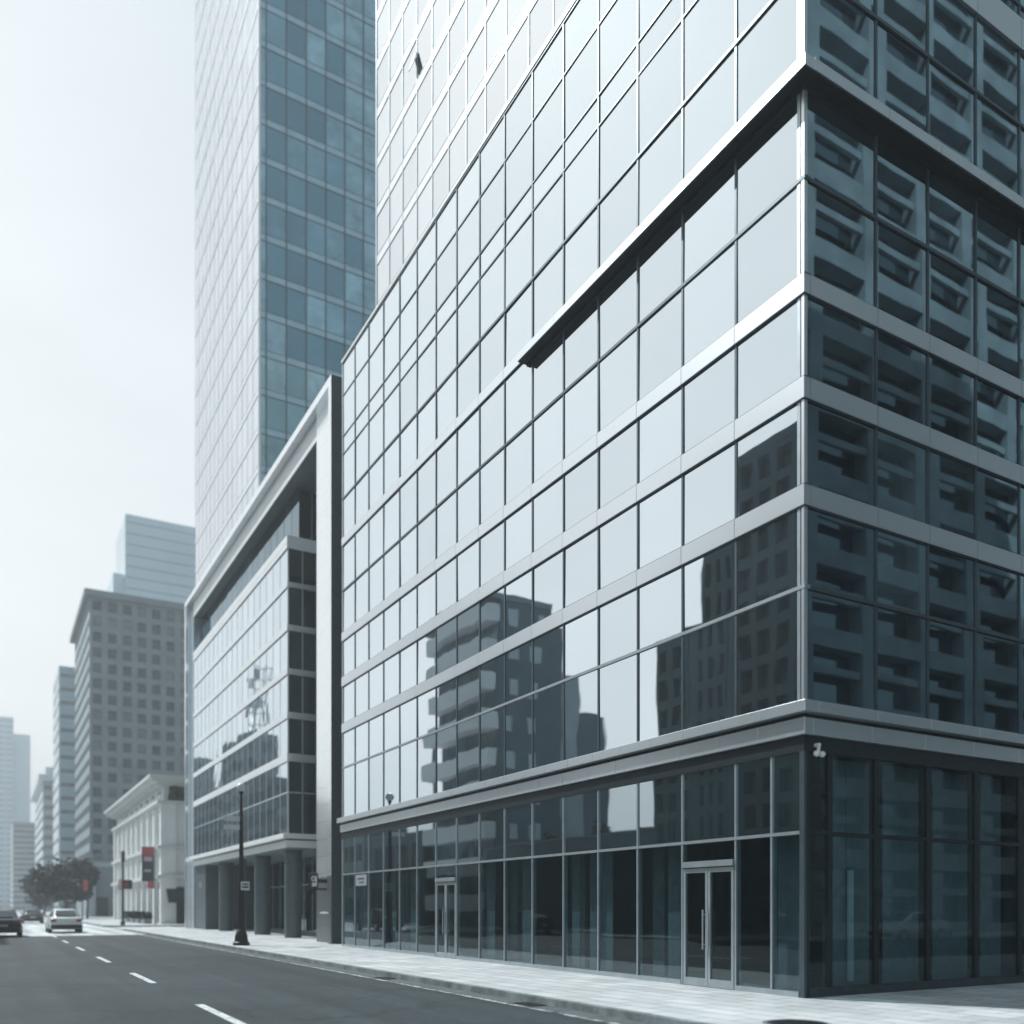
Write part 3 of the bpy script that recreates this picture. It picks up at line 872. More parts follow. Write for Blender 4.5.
# ------------------------------------------------------------------ framed building next door
XP, XQ, YA, YB = 12.7, 13.05, 37.6, 71.6
portal = thing('framed_building', (XP, YA, 0), 'glass building standing inside a tall pale portal frame, beyond the corner building', 'office building')
DP = 21.0
b = MB(); b.box(XP, DP, YA, YA + 0.38, 0, 24.249); b.box(XP, DP, YB - 0.4, YB, 0, 24.249); b.box(XP, DP, YA, YB, 24.25, 24.6)
b.build('frame_rim', M['stone_tile'], portal)
b = MB(); b.box(XQ, DP, YA + 0.381, YA + 3.1, 0, 24.249); b.build('frame_pillar', M['stone_tile'], portal)
b = MB(); b.box(XQ - 0.012, XQ - 0.001, YA + 0.40, YA + 3.08, 0.0, 2.95); b.box(XP - 0.012, XP - 0.001, YA + 0.01, YA + 0.37, 0, 2.95); b.build('pillar_base', M['stone_base'], portal)
b = MB(); b.box(XQ, DP, YB - 1.6, YB - 0.401, 0, 24.249); b.build('frame_pillar', M['stone_tile'], portal)
b = MB(); b.box(XQ, XQ + 0.9, YA + 3.101, YB - 1.601, 23.2, 24.249); b.build('frame_beam', M['beam_white'], portal)
b = MB(); b.box(XQ + 0.02, DP, YA + 3.101, YB - 1.601, 23.15, 23.199); b.build('soffit', M['soffit'], portal)
b = MB(); b.box(XP + 0.01, DP + .01, YA - 0.012, YA - 0.001, 0, 24.58); b.build('side_shade_sheet', M['stone_dark'], portal)  # dark sheet standing in for shade on this side of the pillar
# glass box inside the frame
XI, YI, YJ = 13.0, 45.2, 69.6
IT = 20.4
b = MB(); b.box(XI + 0.25, DP, YI + 0.25, YJ - 0.02, 4.7, IT - 0.05); b.build('core', M['core'], portal)
IB = [(8.98, 9.38), (11.15, 11.48), (13.38, 13.68), (15.60, 15.90), (17.80, 18.06)]
IR = [(5.35, 7.38), (7.44, 8.97), (9.39, 11.14), (11.49, 13.37), (13.69, 15.59), (15.91, 17.79), (18.07, 19.75)]
iy = [YI + 0.05 + (YJ - YI - 0.05) / 18 * i for i in range(19)]
ix = [XI + 0.05, 13.75, 14.5, 15.6, 16.9, 18.2, DP]
pi = Panes(portal, 'window_pane', M['glass'], tilt=0.10)
pj = Panes(portal, 'shaded_window_pane', M['glass_dark'], tilt=0.2)
for (z0, z1) in IR:
    for i in range(18): pi.add('W', XI, iy[i] + .01, iy[i + 1] - .01, z0, z1)
    for i in range(len(ix) - 1): pj.add('S', YI, ix[i] + .03, ix[i + 1] - .03, z0, z1)
pi.flush(); pj.flush()
for u in iy[1:-1]:
    vbar('mullion', 'W', XI, u, 0.03, 5.32, 19.8, -0.012, 0.1, M['panel'], portal)
for u in ix[1:-1]:
    vbar('mullion', 'S', YI, u, 0.07, 5.32, 19.8, -0.02, 0.1, M['mullion_light'], portal)
for (z0, z1) in IB:
    b = MB(); b.box(XI - 0.05, XI + 0.1, YI - 0.05, YJ, z0, z1); b.build('spandrel_band', M['panel_white'], portal)
    b = MB(); b.fb('S', YI, XI + 0.101, DP, z0, z1, -0.05, 0.1); b.build('spandrel_band', M['panel'], portal)
    b = MB(); b.fb('W', XI, YI, YJ, z0 - 0.03, z0, -0.04, .1); b.build('band_edge', M['mullion'], portal)
b = MB(); b.fb('W', XI, YI - .03, YJ, 7.38, 7.44, -0.04, .1); b.fb('S', YI, XI + .101, DP, 7.38, 7.44, -0.04, .1); b.build('transom', M['panel'], portal)
b = MB(); b.box(XI - 0.06, XI + 0.1, YI - 0.06, YJ, 19.76, 20.02); b.box(XI - 0.02, XI + 0.1, YI - .02, YJ, 20.021, 20.05); b.box(XI - 0.06, XI + 0.1, YI - 0.06, YJ, 20.051, IT); b.fb('S', YI, XI + 0.101, DP, 19.76, IT, -0.05, 0.1)
b.build('parapet', M['panel_white'], portal)
b = MB(); b.box(XI - 0.025, XI + 0.05, YI - 0.025, YI + 0.05, 5.32, 19.76); b.build('corner_post', M['panel'], portal)
# recessed top storey
b = MB(); b.box(13.75, DP, YI + 0.75, YJ, IT - 0.05, 23.149); b.build('top_storey', M['core'], portal)
pk = Panes(portal, 'recessed_window_pane', M['glass_dark'], tilt=0.2)
for i in range(18): pk.add('W', 13.6, iy[i] + .03 + 0.0, iy[i + 1] - .03, IT, 23.1)
for u0, u1 in ((13.62, 14.4), (14.46, 15.5), (15.56, 16.8), (16.86, 18.6), (18.65, 20.9)): pk.add('S', YI + 0.6, u0, u1, IT, 23.1)
pk.flush()
for u in (14.43, 15.53, 16.83): vbar('mullion', 'S', YI + 0.6, u, 0.07, IT, 23.1, -0.02, 0.1, M['mullion_light'], portal)
# cornice over the arcade
b = MB(); b.box(XI - 0.32, XI + 0.1, YI - 0.32, YJ + .35, 5.06, 5.31); b.box(XI + 0.1, DP, YI - 0.32, YI + 0.1, 5.06, 5.31); b.build('cornice_upper', M['panel_white'], portal, bevel=.01)
b = MB(); b.box(XI - 0.12, XI + 0.1, YI - 0.12, YJ, 4.62, 4.98); b.box(XI + 0.1, DP, YI - 0.12, YI + 0.1, 4.62, 4.98); b.build('cornice_lower', M['panel_white'], portal, bevel=.01)
b = MB(); b.box(XI - 0.05, XI + .1, YI - 0.05, YJ, 4.981, 5.059); b.box(XI + 0.1, DP, YI - 0.05, YI + 0.1, 4.981, 5.059); b.build('cornice_gap', M['dark_metal'], portal)
b = MB(); b.box(XI, DP, YI, YJ, 4.56, 4.619); b.build('arcade_soffit', M['soffit'], portal)
for (cy, rr) in ((46.4, .44), (52.5, .46), (57.2, .2), (61.9, .46)):
    b = MB(); b.lathe((13.62, cy), [(rr, 0), (rr, 4.3), (rr * 1.04, 4.32), (rr * 1.04, 4.559)], 28)
    b.build('column', M['column'], portal, smooth=True)
b = MB(); b.box(13.15, 16.6, 66.2, 69.6, 0, 4.559); b.build('arcade_wall', M['column'], portal)
# recessed shopfront of the arcade
px = Panes(portal, 'shopfront_pane', M['glass_dark'], tilt=0.15)
sy = [YI + .3 + 1.75 * i for i in range(13)]
for i in range(12):
    px.add('W', 16.6, sy[i] + .04, sy[i + 1] - .04, 0.15, 2.9); px.add('W', 16.6, sy[i] + .04, sy[i + 1] - .04, 3.0, 4.5)
px.flush()
b = MB()
for u in sy: b.fb('W', 16.6, u - .04, u + .04, 0, 4.55, -0.03, .1)
b.fb('W', 16.6, sy[0], sy[-1], 2.9, 3.0, -0.02, .1); b.fb('W', 16.6, sy[0], sy[-1], 0, .15, -0.02, .1)
b.build('shopfront_frame', M['mullion_light'], portal)
b = MB(); b.box(16.75, DP, YI, YJ, 0, 4.55); b.build('arcade_back', M['core'], portal)
b = MB(); b.box(14.2, DP, YA + 3.15, YA + 3.4, 0, 20); b.build('link_wall', M['stone_dark'], portal)

# projecting sign on the pillar
sg = thing('projecting_sign', (12.66, 39.2, 2.6), 'black projecting sign with a white loop and bar mark on the pale frame pillar', 'sign')
b = MB(); b.prism([(0, 0)] and [(12.20 + x, 39.2 + 0) for x in ()] or [(12.2, 39.17), (12.64, 39.17), (12.64, 39.23), (12.2, 39.23)], 2.45, 3.12); b.build('board', M['sign_black'], sg, bevel=0.02)
b = MB(); b.box(12.1, XQ, 39.18, 39.22, 2.36, 2.44); b.box(12.36, 12.48, 39.16, 39.24, 2.16, 2.36); b.box(12.64, XQ, 39.185, 39.215, 2.68, 2.84); b.build('bracket', M['black_iron'], sg)
b = MB()
b.box(12.50, 12.57, 39.160, 39.168, 2.52, 2.98)
pts = [(12.41 + 0.10 * math.cos(2 * math.pi * i / 20), 2.86 + 0.12 * math.sin(2 * math.pi * i / 20)) for i in range(20)]
pin = [(12.41 + 0.05 * math.cos(2 * math.pi * i / 20), 2.86 + 0.065 * math.sin(2 * math.pi * i / 20)) for i in range(20)]
for i in range(20):
    j = (i + 1) % 20
    b.add([(pts[i][0], 39.165, pts[i][1]), (pts[j][0], 39.165, pts[j][1]), (pin[j][0], 39.165, pin[j][1]), (pin[i][0], 39.165, pin[i][1])], [(0, 1, 2, 3)])
b.box(12.34, 12.50, 39.161, 39.168, 2.52, 2.68)
b.build('mark', M['sign_white'], sg)
pl = thing('name_plate', (XQ, 39.3, 1.33), 'small white line of lettering fixed low on the pale frame pillar', 'name plate')
b = MB()
u = 38.45
for w in (.12, .07, .1, .05, .11, .08, .1, .06, .12, .09, .07, .1, .06, .1):
    b.fb('W', XQ, u, u + w, 1.30, 1.30 + random.choice((.07, .09, .07)), -0.02, 0.0); u += w + .035
b.build('lettering', M['sign_white'], pl)

# ------------------------------------------------------------------ blue glass tower behind
XB, YBt = 20.0, 78.3
tower = thing('glass_tower', (XB, YBt, 0), 'very tall tower with white street side and blue glazed side behind the framed building', 'tower')
TH = 104
b = MB(); b.box(XB + .2, 52, YBt + .2, 106.2, 0, TH); b.build('core', M['conc'], tower)
FH = 3.345
Z00 = 52.85 - FH * 14
pa = Panes(tower, 'window_pane', M['glass_tower'], tilt=0.10)
pb = Panes(tower, 'blue_window_pane', M['glass_blue'], tilt=0.25)
by = [YBt + .05 + 1.99 * i for i in range(15)]
bx = [XB + .05, 20.61, 22.38, 24.16, 25.94, 27.72, 29.5, 31.3, 33.1, 34.9]
for k in range(2, 30):
    z0, z1 = Z00 + FH * k + .28, Z00 + FH * (k + 1) - .28
    for i in range(14): pa.add('W', XB, by[i] + .02, by[i + 1] - .02, z0, z1)
    for i in range(9): pb.add('S', YBt, bx[i] + .03, bx[i + 1] - .03, z0, z1)
pa.flush(); pb.flush()
for k in range(2, 31):
    c = Z00 + FH * k
    b = MB(); b.fb('W', XB, YBt, 106.2, c - .27, c + .27, -0.01, .15); b.build('spandrel_band', M['panel_lite'], tower)
    b = MB(); b.fb('S', YBt, XB + .15, 52, c - .27, c + .27, -0.01, .15); b.build('blue_spandrel_band', M['mullion_blue'], tower)
b = MB()
for k in range(2, 31):
    c = Z00 + FH * k
    b.fb('W', XB, YBt, 106.2, c - .31, c - .27, -0.03, .1); b.fb('S', YBt, XB + .15, 52, c - .35, c - .27, -0.03, .1); b.fb('S', YBt, XB + .15, 52, c + .27, c + .31, -0.03, .1); b.fb('W', XB, YBt, 106.2, c + .27, c + .30, -0.02, .1)
b.build('band_edge', M['mullion'], tower)
for u in by[1:]: vbar('mullion', 'W', XB, u, 0.055, 6, TH, -0.015, .1, M['mullion_light'], tower)
for u in bx[1:]: vbar('blue_mullion', 'S', YBt, u, 0.11, 6, TH, -0.04, .1, M['mullion'], tower)
b = MB(); b.box(XB - .05, XB + .149, YBt - .05, YBt + .05, 0, TH); b.build('corner_post', M['panel_white'], tower)
b = MB(); b.box(XB + .03, 52, YBt + .03, 106, 0, 6); b.build('podium', M['conc_dark'], tower)

# ------------------------------------------------------------------ low classical stone building
cl = thing('stone_building', (13.8, 90, 0), 'low pale stone classical building with an overhanging cornice on the next corner', 'building')
b = MB(); b.box(14.1, 40, 90.3, 126.5, 0, 13.2); b.build('wall', M['lime'], cl)
b = MB(); b.box(12.9, 41, 89.1, 127.4, 13.3, 13.62); b.box(12.65, 41.2, 88.85, 127.6, 13.621, 13.9); b.box(13.4, 40.5, 89.6, 127, 13.0, 13.299); b.build('cornice', M['lime_dark'], cl)
b = MB()
for z0, z1, o in ((11.35, 11.65, .35), (7.1, 7.4, .35), (4.3, 4.65, .4)):
    b.box(14.1 - .3 - o + .0, 40, 90.3 - .3 - o, 127, z0, z1)
b.build('string_course', M['lime_dark'], cl)
NP = 9
for i in range(NP + 1):
    u = 90 + (36.8 / NP) * i
    b = MB(); b.fb('W', 13.8, u, u + 0.9, 0, 11.34, 0, .5); b.build('pilaster', M['lime'], cl)
b = MB(); b.fb('S', 90.0, 14.31, 15.2, 0, 11.34, 0, .5); b.build('pilaster', M['lime'], cl)
pc = Panes(cl, 'window', M['glass_dark'], tilt=.1)
pd = Panes(cl, 'attic_window', M['glass_dark'], tilt=.1)
pe = Panes(cl, 'arcade_opening', M['core'], tilt=0)
for i in range(NP):
    u = 90 + (36.8 / NP) * i
    pc.add('W', 14.07, u + 1.5, u + 3.4, 7.7, 10.9); pc.add('W', 14.07, u + 1.5, u + 3.4, 4.9, 6.8)
    pd.add('W', 14.07, u + 1.6, u + 3.3, 11.8, 12.7)
    pe.add('W', 14.07, u + 1.4, u + 3.5, 0.1, 4.0)
pc.add('S', 90.27, 17.2, 17.9, 4.9, 6.5)
pc.flush(); pd.flush(); pe.flush()
b = MB(); b.box(14.4, 16.9, 90.05, 90.29, 0, 3.3); b.build('shop_opening', M['core'], cl)
b = MB(); b.add([(14.3, 88.9, 2.4), (17, 88.9, 2.4), (17, 90.2, 3.5), (14.3, 90.2, 3.5), (14.3, 88.9, 2.0), (17, 88.9, 2.0)], [(0, 1, 2, 3), (0, 4, 5, 1), (0, 3, 4), (1, 5, 2)]); b.build('awning', M['shopdark'], cl)
def leaves(mb, n, fn, size, rnd):
    for _ in range(n):
        p = fn()
        if p is None: continue
        s = size * rnd.uniform(.6, 1.3)
        q = Vector((rnd.gauss(0, 1), rnd.gauss(0, 1), rnd.gauss(0, 1))).normalized().to_track_quat('Z', 'Y')
        q2 = [Vector(p) + q @ Vector(a) for a in ((-s, -s * .6, 0), (s * .2, -s * .75, 0), (s, 0, 0), (s * .2, s * .75, 0), (-s, s * .6, 0))]
        mb.add(q2, [(0, 1, 2, 3, 4)])
rnd = random.Random(3)
b = MB(); leaves(b, 900, lambda: (rnd.uniform(14.6, 17.2), rnd.uniform(89.6, 89.95), rnd.uniform(11.75, 12.95)), .16, rnd)
b.box(14.6, 17.2, 89.96, 90.29, 11.7, 11.9)
tag(b.build('ivy', M['leaf2']), 'dark green ivy panel under the cornice of the pale stone building', 'ivy')

# ------------------------------------------------------------------ buildings farther down the street
gb = thing('grey_building', (14, 163, 0), 'grey office block with small square windows and a flat overhanging roof', 'office building')
GH = 52.6
b = MB(); b.box(14.5, 46, 163.5, 193, 0, GH); b.build('core', M['conc_dark'], gb)
pf = Panes(gb, 'window', M['glass_far'], tilt=.15)
w = MB(); lattice(w, 'S', 163, 14, 46, 9.0, GH, 14, 17, 0.95, 0.95, .45, pf); w.box(14, 46, 163, 163.49, 0, 9.0 - .5)
w.build('side_wall', M['conc'], gb)
pf2 = Panes(gb, 'strip_window', M['glass'], tilt=.15)
w = MB(); lattice(w, 'W', 14, 163.5, 193, 9.0, GH, 8, 17, 0.5, 1.35, .45, pf2); w.box(14, 14.49, 163.5, 193, 0, 8.5)
w.build('street_wall', M['conc_light'], gb)
pf.flush(); pf2.flush()
b = MB(); b.box(13.15, 47, 162.15, 193.85, GH + .02, GH + 1.05); b.build('roof', M['conc'], gb)
b = MB(); b.box(14.9, 16.8, 162.9, 162.999, 0, 3.2); b.build('entrance', M['core'], gb)
b = MB(); b.lathe((14.2, 162.2), [(.7, 0), (.7, 8.2)], 20); b.build('column', M['conc_light'], gb, smooth=True)
b = MB(); b.box(13.5, 46.5, 162.5, 163.0, 8.2, 9.0); b.box(12, 14, 162.5, 175, 8.2, 8.9); b.build('entrance_canopy', M['conc_light'], gb)

def slab_block(name, label, x0, x1, y0, y1, h, street, side, floors, cat='building', cap=0.0, vert=0, frac=0.28):
    t = thing(name, (x0, y0, 0), label, cat)
    b = MB(); b.box(x0 + .4, x1, y0 + .4, y1, 0, h - .3); b.build('core', M['core'], t)
    fh = h / floors
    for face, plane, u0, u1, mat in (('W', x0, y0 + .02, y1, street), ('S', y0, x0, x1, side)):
        b = MB()
        for k in range(floors + 1):
            b.fb(face, plane, u0, u1, max(0, k * fh - fh * frac), min(h, k * fh + fh * frac), 0, .35)
        for i in range(vert + 1):
            if vert:
                uu = u0 + (u1 - u0) * i / vert
                b.fb(face, plane, max(u0, uu - .5), min(u1, uu + .5), 0, h, -.05, .3)
        b.build('wall', mat, t)
        b = MB(); b.fb(face, plane, u0 + .3, u1, 0, h - .3, .3, .39); b.build('glazing', M['glass_far' if face == 'S' else 'glass'], t)
    b = MB(); b.box(x0, x1, y0, y1, h + .01, h + .6 + cap); b.build('roof', side, t)
    return t
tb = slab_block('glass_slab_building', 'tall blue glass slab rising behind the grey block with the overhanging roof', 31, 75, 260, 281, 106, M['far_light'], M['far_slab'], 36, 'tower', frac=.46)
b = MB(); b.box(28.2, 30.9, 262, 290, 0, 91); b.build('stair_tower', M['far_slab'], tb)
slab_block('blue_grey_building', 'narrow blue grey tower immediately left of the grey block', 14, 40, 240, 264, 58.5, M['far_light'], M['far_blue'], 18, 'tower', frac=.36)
pb_ = slab_block('pale_building', 'slim pale building with a stepped top left of the blue grey tower', 14.5, 34, 329, 390, 42, M['far_light'], M['far'], 13)
b = MB(); b.box(13.2, 34, 327, 400, 42.62, 44.4); b.box(15.5, 32, 332, 390, 44.41, 47.5); b.build('crown', M['far_light'], pb_)
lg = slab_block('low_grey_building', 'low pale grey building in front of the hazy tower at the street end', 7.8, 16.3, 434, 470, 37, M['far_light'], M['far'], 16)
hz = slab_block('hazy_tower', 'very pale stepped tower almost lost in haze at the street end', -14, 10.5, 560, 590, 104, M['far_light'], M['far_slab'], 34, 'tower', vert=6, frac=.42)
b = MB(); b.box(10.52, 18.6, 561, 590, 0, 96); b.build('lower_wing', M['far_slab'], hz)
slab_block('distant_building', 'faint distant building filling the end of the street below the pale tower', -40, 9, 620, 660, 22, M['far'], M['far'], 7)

# ------------------------------------------------------------------ across the street (seen in the glass)
def across(name, label, x1, x0, y0, y1, h, cols_e, rows, mat, ncols_s=5, pier=.7, span=1.2):
    t = thing(name, (x1, y0, 0), label, 'building')
    b = MB(); b.box(x0, x1 - .6, y0 + .6, y1, 0, h - .02); b.build('core', mat, t)
    w = MB(); lattice(w, 'E', x1, y0 + .61, y1, 0, h, cols_e, rows, pier, span, .5); w.build('street_wall', mat, t)
    b = MB(); b.box(x1 - .55, x1 - .5, y0 + .61, y1, 0, h); b.build('street_glazing', M['glass_far'], t)
    w = MB(); lattice(w, 'S', y0, x0, x1, 0, h, ncols_s, rows, pier, span, .5); w.build('side_wall', mat, t)
    b = MB(); b.box(x0, x1, y0 + .5, y0 + .55, 0, h); b.build('side_glazing', M['glass_far'], t)
    b = MB(); b.box(x0, x1, y0, y1, h + .01, h + .5); b.build('roof', mat, t)
    return t
XL = -11.5
across('dark_office_building', 'dark gridded office block across the street mirrored beside the corner', XL, -30, 27, 37.4, 26.2, 7, 14, M['conc_dark'], 8, .5, .6)
across('dark_stepped_building', 'lower dark gridded block beside the dark office block across the street', XL, -28, 37.41, 40.5, 21.7, 3, 12, M['conc_dark'], 8, .45, .55)
across('dark_low_building', 'lowest step of the dark gridded blocks across the street', XL, -26, 40.51, 44.6, 17.8, 3, 10, M['conc_dark'], 8, .45, .55)
lw = thing('boundary_wall', (XL, 44.7, 0), 'long dark boundary wall across the street with bushes behind it', 'wall')
b = MB(); b.box(XL - .5, XL, 44.65, 67.5, 0, 6.5); b.build('wall_face', M['conc_dark'], lw)
b = MB(); b.box(XL - .6, XL + .08, 44.65, 67.5, 6.51, 6.65); b.build('coping', M['conc'], lw)
ap = thing('balcony_building', (XL, 67.7, 0), 'grey apartment tower with stacked balconies mirrored in the corner building', 'apartment building')
b = MB(); b.box(-17.6, XL - 1.2, 67.7, 79.6, 0, 28.0); b.box(-19.3, -17.61, 67.9, 79.6, 0, 26.4); b.box(-24.8, -21.71, 68.3, 79.6, 0, 19.0); b.build('wall', M['deep'], ap)
b = MB(); b.box(-21.7, -19.31, 68.1, 79.6, 0, 22.5); b.build('stair_wall', M['conc_light'], ap)
b = MB(); b.box(XL - 1.19, XL - 1.1, 67.8, 79.5, 0, 27.7); b.build('balcony_glazing', M['glass_far'], ap)
for k in range(9):
    b = MB(); b.box(XL - 1.09, XL + .35 * (k % 2), 67.7, 79.6 - (0.9 if k % 2 else 0), k * 3.08 + 1.4, k * 3.08 + 2.85); b.build('balcony', M['panel_white'], ap)
b = MB(); b.box(-17.6, XL + .2, 67.6, 79.8, 28.01, 28.5); b.build('roof', M['conc'], ap)
for k in range(8):
    b = MB(); b.box(-17.0 + .2, -16.2, 67.66, 67.699, k * 3.08 + 4.4, k * 3.08 + 5.8); b.build('window', M['mullion_light'], ap)
    b = MB(); b.box(-14.9, -14.1, 67.66, 67.699, k * 3.08 + 4.4, k * 3.08 + 5.8); b.build('window', M['mullion_light'], ap)
yy = 79.9
for i, (wd, h, m_, lab) in enumerate(((16, 8.6, 'conc_dark', 'low dark shop row beside the apartment tower across the street'), (12, 9.3, 'conc', 'two storey grey block across the street beyond the shop row'),
                                     (14, 11.5, 'conc_dark', 'three storey dark block across the street opposite the next corner'), (15, 16, 'conc', 'tall grey slab across the street facing the stone building'),
                                     (18, 21, 'conc_dark', 'mid height dark block across the street beyond the tall slab'), (20, 31, 'conc', 'tallest grey block far down the other side of the street'),
                                     (30, 24, 'conc_dark', 'long dark block far down the other side of the street'), (40, 34, 'conc', 'broad grey block closing the far side of the street'))):
    across('opposite_building', lab, XL, -17 if i > 2 else -22, yy, yy + wd, h, max(2, int(wd / 3)), max(2, int(h / 3.1)), M[m_])
    yy += wd + .3
mast = thing('lattice_mast', (-13.5, 157, 0), 'thin lattice mast with cross arms rising behind the blocks across the street', 'mast')
b = MB()
for dx, dy in ((0, 0), (0, 2.6), (-2.2, 0), (-2.2, 2.6)): b.box(-13.62 + dx, -13.38 + dx, 157 + dy - .12, 157 + dy + .12, 0, 44)
b.build('legs', M['mullion_pale'], mast)
b = MB()
for k in range(22):
    z = 2 * k + 1
    b.box(-13.55, -13.45, 157.12, 159.48, z, z + .14); b.box(-15.58, -13.62, 156.95, 157.05, z, z + .14)
    b.cyl((-13.5, 157, z), (-13.5, 159.6, z + 2), .06, n=6)
b.build('bracing', M['mullion_pale'], mast)
for z, w_ in ((41, 3.4), (36, 4.6), (31, 3.0)):
    b = MB(); b.box(-13.7, -13.3, 158.3 - w_, 158.3 + w_, z + .25, z + .5)
    for q in (-1, -.5, .5, 1): b.box(-13.8, -13.2, 158.3 + q * w_ - .2, 158.3 + q * w_ + .2, z - .6, z + 1.1)
    b.build('cross_arm', M['mullion_pale'], mast)
# block behind the camera, mirrored in the shaded side of the corner building
cb = thing('concrete_grid_building', (24, -14.5, 0), 'concrete block with deep window bays mirrored in the shaded side of the corner building', 'building')
b = MB(); b.box(20, 84, -30, -15.6, 0, 71.3); b.build('core', M['core'], cb)
w = MB(); lattice(w, 'N', -14.5, 20, 84, 0, 71.4, 12, 16, 1.0, 1.15, 1.0)
for i in range(12):
    for j in range(16):
        w.fb('N', -14.5, 20 + 5.333 * i + .51, 25.333 + 5.333 * i - .51, j * 4.4615 + 2.3, j * 4.4615 + 2.75, .15, .4)
w.build('wall', M['conc_mid'], cb)
b = MB(); b.box(20.1, 83.9, -15.58, -15.5, 0.1, 71.2); b.build('glazing', M['glass_dark'], cb)

# ------------------------------------------------------------------ trees
def tree(name, label, x, y, h, rad, seed, n=2600, group=None, th=None, leaf=.26):
    rnd = random.Random(seed)
    t = thing(name, (x, y, 0), label, 'tree', group)
    tr = MB()
    z1 = th or h * .34
    tr.cyl((x, y, 0), (x + .1, y, z1), .2 * h / 8, .13 * h / 8, 10)
    clumps = []
    for i in range(9):
        a = rnd.uniform(0, 6.28); rr = rad * rnd.uniform(.25, .75)
        c = Vector((x + rr * math.cos(a), y + rr * math.sin(a), rnd.uniform(z1 * 1.15, h - rad * .35)))
        tr.cyl((x + .1, y, z1 - .1), c, .09 * h / 8, .03, 7, False)
        clumps.append((c, rad * rnd.uniform(.32, .55)))
    clumps.append((Vector((x, y, h * .68)), rad * .62))
    tr.build('trunk', M['bark'], t, smooth=True)
    cr = MB()
    def pick():
        c, r_ = rnd.choice(clumps)
        d = Vector((rnd.gauss(0, 1), rnd.gauss(0, 1), rnd.gauss(0, .8))).normalized()
        return c + d * r_ * rnd.uniform(.45, 1.06)
    leaves(cr, n, pick, leaf, rnd)
    cr.build('crown', M['leaf'], t)
    return t
tree('street_tree', 'large dark street tree with the broadest crown on the far pavement', 9.3, 145, 8.9, 4.5, 1, 2300, 'street trees', leaf=.30)
tree('street_tree', 'smaller dark street tree in front of the low pale grey building', 8.9, 196, 8.6, 4.4, 5, 2200, 'street trees', leaf=.34)
tree('street_tree', 'sparse small street tree between the large tree and the stone building', 11.2, 134, 7.4, 1.9, 9, 1100, 'street trees', leaf=.26)
for i, (yy, lab) in enumerate(((47.5, 'leafy bush above the boundary wall across the street near the dark blocks'), (53, 'leafy bush in the middle of the boundary wall across the street'), (59.5, 'leafy bush above the boundary wall near the apartment tower'))):
    tree('bush_tree', lab, XL - 1.6, yy, 7.0 + .35 * ((i * 2) % 3), 1.3, 20 + i, 900, 'bushes over the boundary wall', leaf=.14)

# ------------------------------------------------------------------ street furniture
lx, ly = 9.05, 38.3
lp = thing('street_lamp', (lx, ly, 0), 'black iron street lamp with a small white notice on its post', 'street lamp')
b = MB(); b.lathe((lx, ly), [(.34, 0), (.34, .12), (.28, .16), (.25, .42), (.18, .62), (.15, .66)], 16); b.build('base', M['black_iron'], lp, smooth=True)
b = MB(); b.lathe((lx, ly), [(.135, .66), (.125, 2.6), (.10, 2.7), (.085, 4.6), (.065, 5.4), (.05, 6.3)], 14); b.build('pole', M['black_iron'], lp, smooth=True)
b = MB(); b.lathe((lx, ly), [(.05, 6.3), (.09, 6.36), (.09, 6.42), (.05, 6.44)], 14); b.build('collar', M['black_iron'], lp, smooth=True)
b = MB(); b.sphere((lx, ly, 6.6), .19); b.build('lamp_globe', M['globe'], lp, smooth=True)
rt = Vector((.866, -.5, 0))
def rbox(mb, c, w, h, t=.02):
    """upright plate facing back down the street"""
    mb.box(c[0] - w / 2, c[0] + w / 2, c[1] - t / 2, c[1] + t / 2, c[2] - h / 2, c[2] + h / 2)
for zc in (5.28, 4.92):
    b = MB(); rbox(b, (lx - .36, ly - .02, zc), .72, .2); b.build('name_blade', M['sign_white'], lp)
b = MB(); rbox(b, (lx + .12, ly - .17, 2.48), .36, .36); nb = b.build('notice', M['sign_white'], lp, bevel=.01)
b = MB(); rbox(b, (lx + .12, ly - .186, 2.55), .26, .05, .008); rbox(b, (lx + .12, ly - .186, 2.43), .26, .07, .008); b.build('lettering', M['sign_black'], nb)

def signal(x, y, label, h=6.6):
    t = thing('traffic_signal', (x, y, 0), label, 'traffic light')
    b = MB(); b.lathe((x, y), [(.2, 0), (.2, .3), (.1, .4), (.08, h)], 12); b.build('pole', M['dark_metal'], t, smooth=True)
    b = MB(); b.box(x - .14, x + .14, y - .34, y - .09, h - 1.0, h - .1); hd = b.build('signal_head', M['black_iron'], t, bevel=.02)
    for k in range(3):
        b = MB(); b.cyl((x, y - .36, h - .25 - .29 * k), (x, y - .34, h - .25 - .29 * k), .1, n=14); b.build('lens', M['tail' if k == 0 else 'dark_metal'], hd)
    b = MB(); b.box(x - .02, x + .75, y - .3, y - .1, 3.2, 4.0); hb = b.build('pedestrian_signal', M['black_iron'], t, bevel=.02)
    b = MB(); b.box(x - .4, x - .1, y - .16, y - .12, 3.1, 4.05); b.build('plate', M['banner_pale'], t)
    b = MB(); b.box(x + .08, x + .42, y - .312, y - .301, 3.35, 3.8); b.build('lens', M['tail'], hb)
    return t
signal(10.1, 86.5, 'tall traffic light with a red lens on the far corner by the stone building')
bp = thing('banner_post', (12.5, 86.2, 0), 'slim post carrying a tall dark banner with red ends before the stone building', 'banner')
b = MB(); b.lathe((12.75, 86.2), [(.09, 0), (.06, 7.2)], 10); b.build('post', M['mullion_pale'], bp)
b = MB(); b.box(11.62, 12.66, 86.17, 86.23, 3.9, 7.0); bn = b.build('banner', M['banner_dark'], bp)
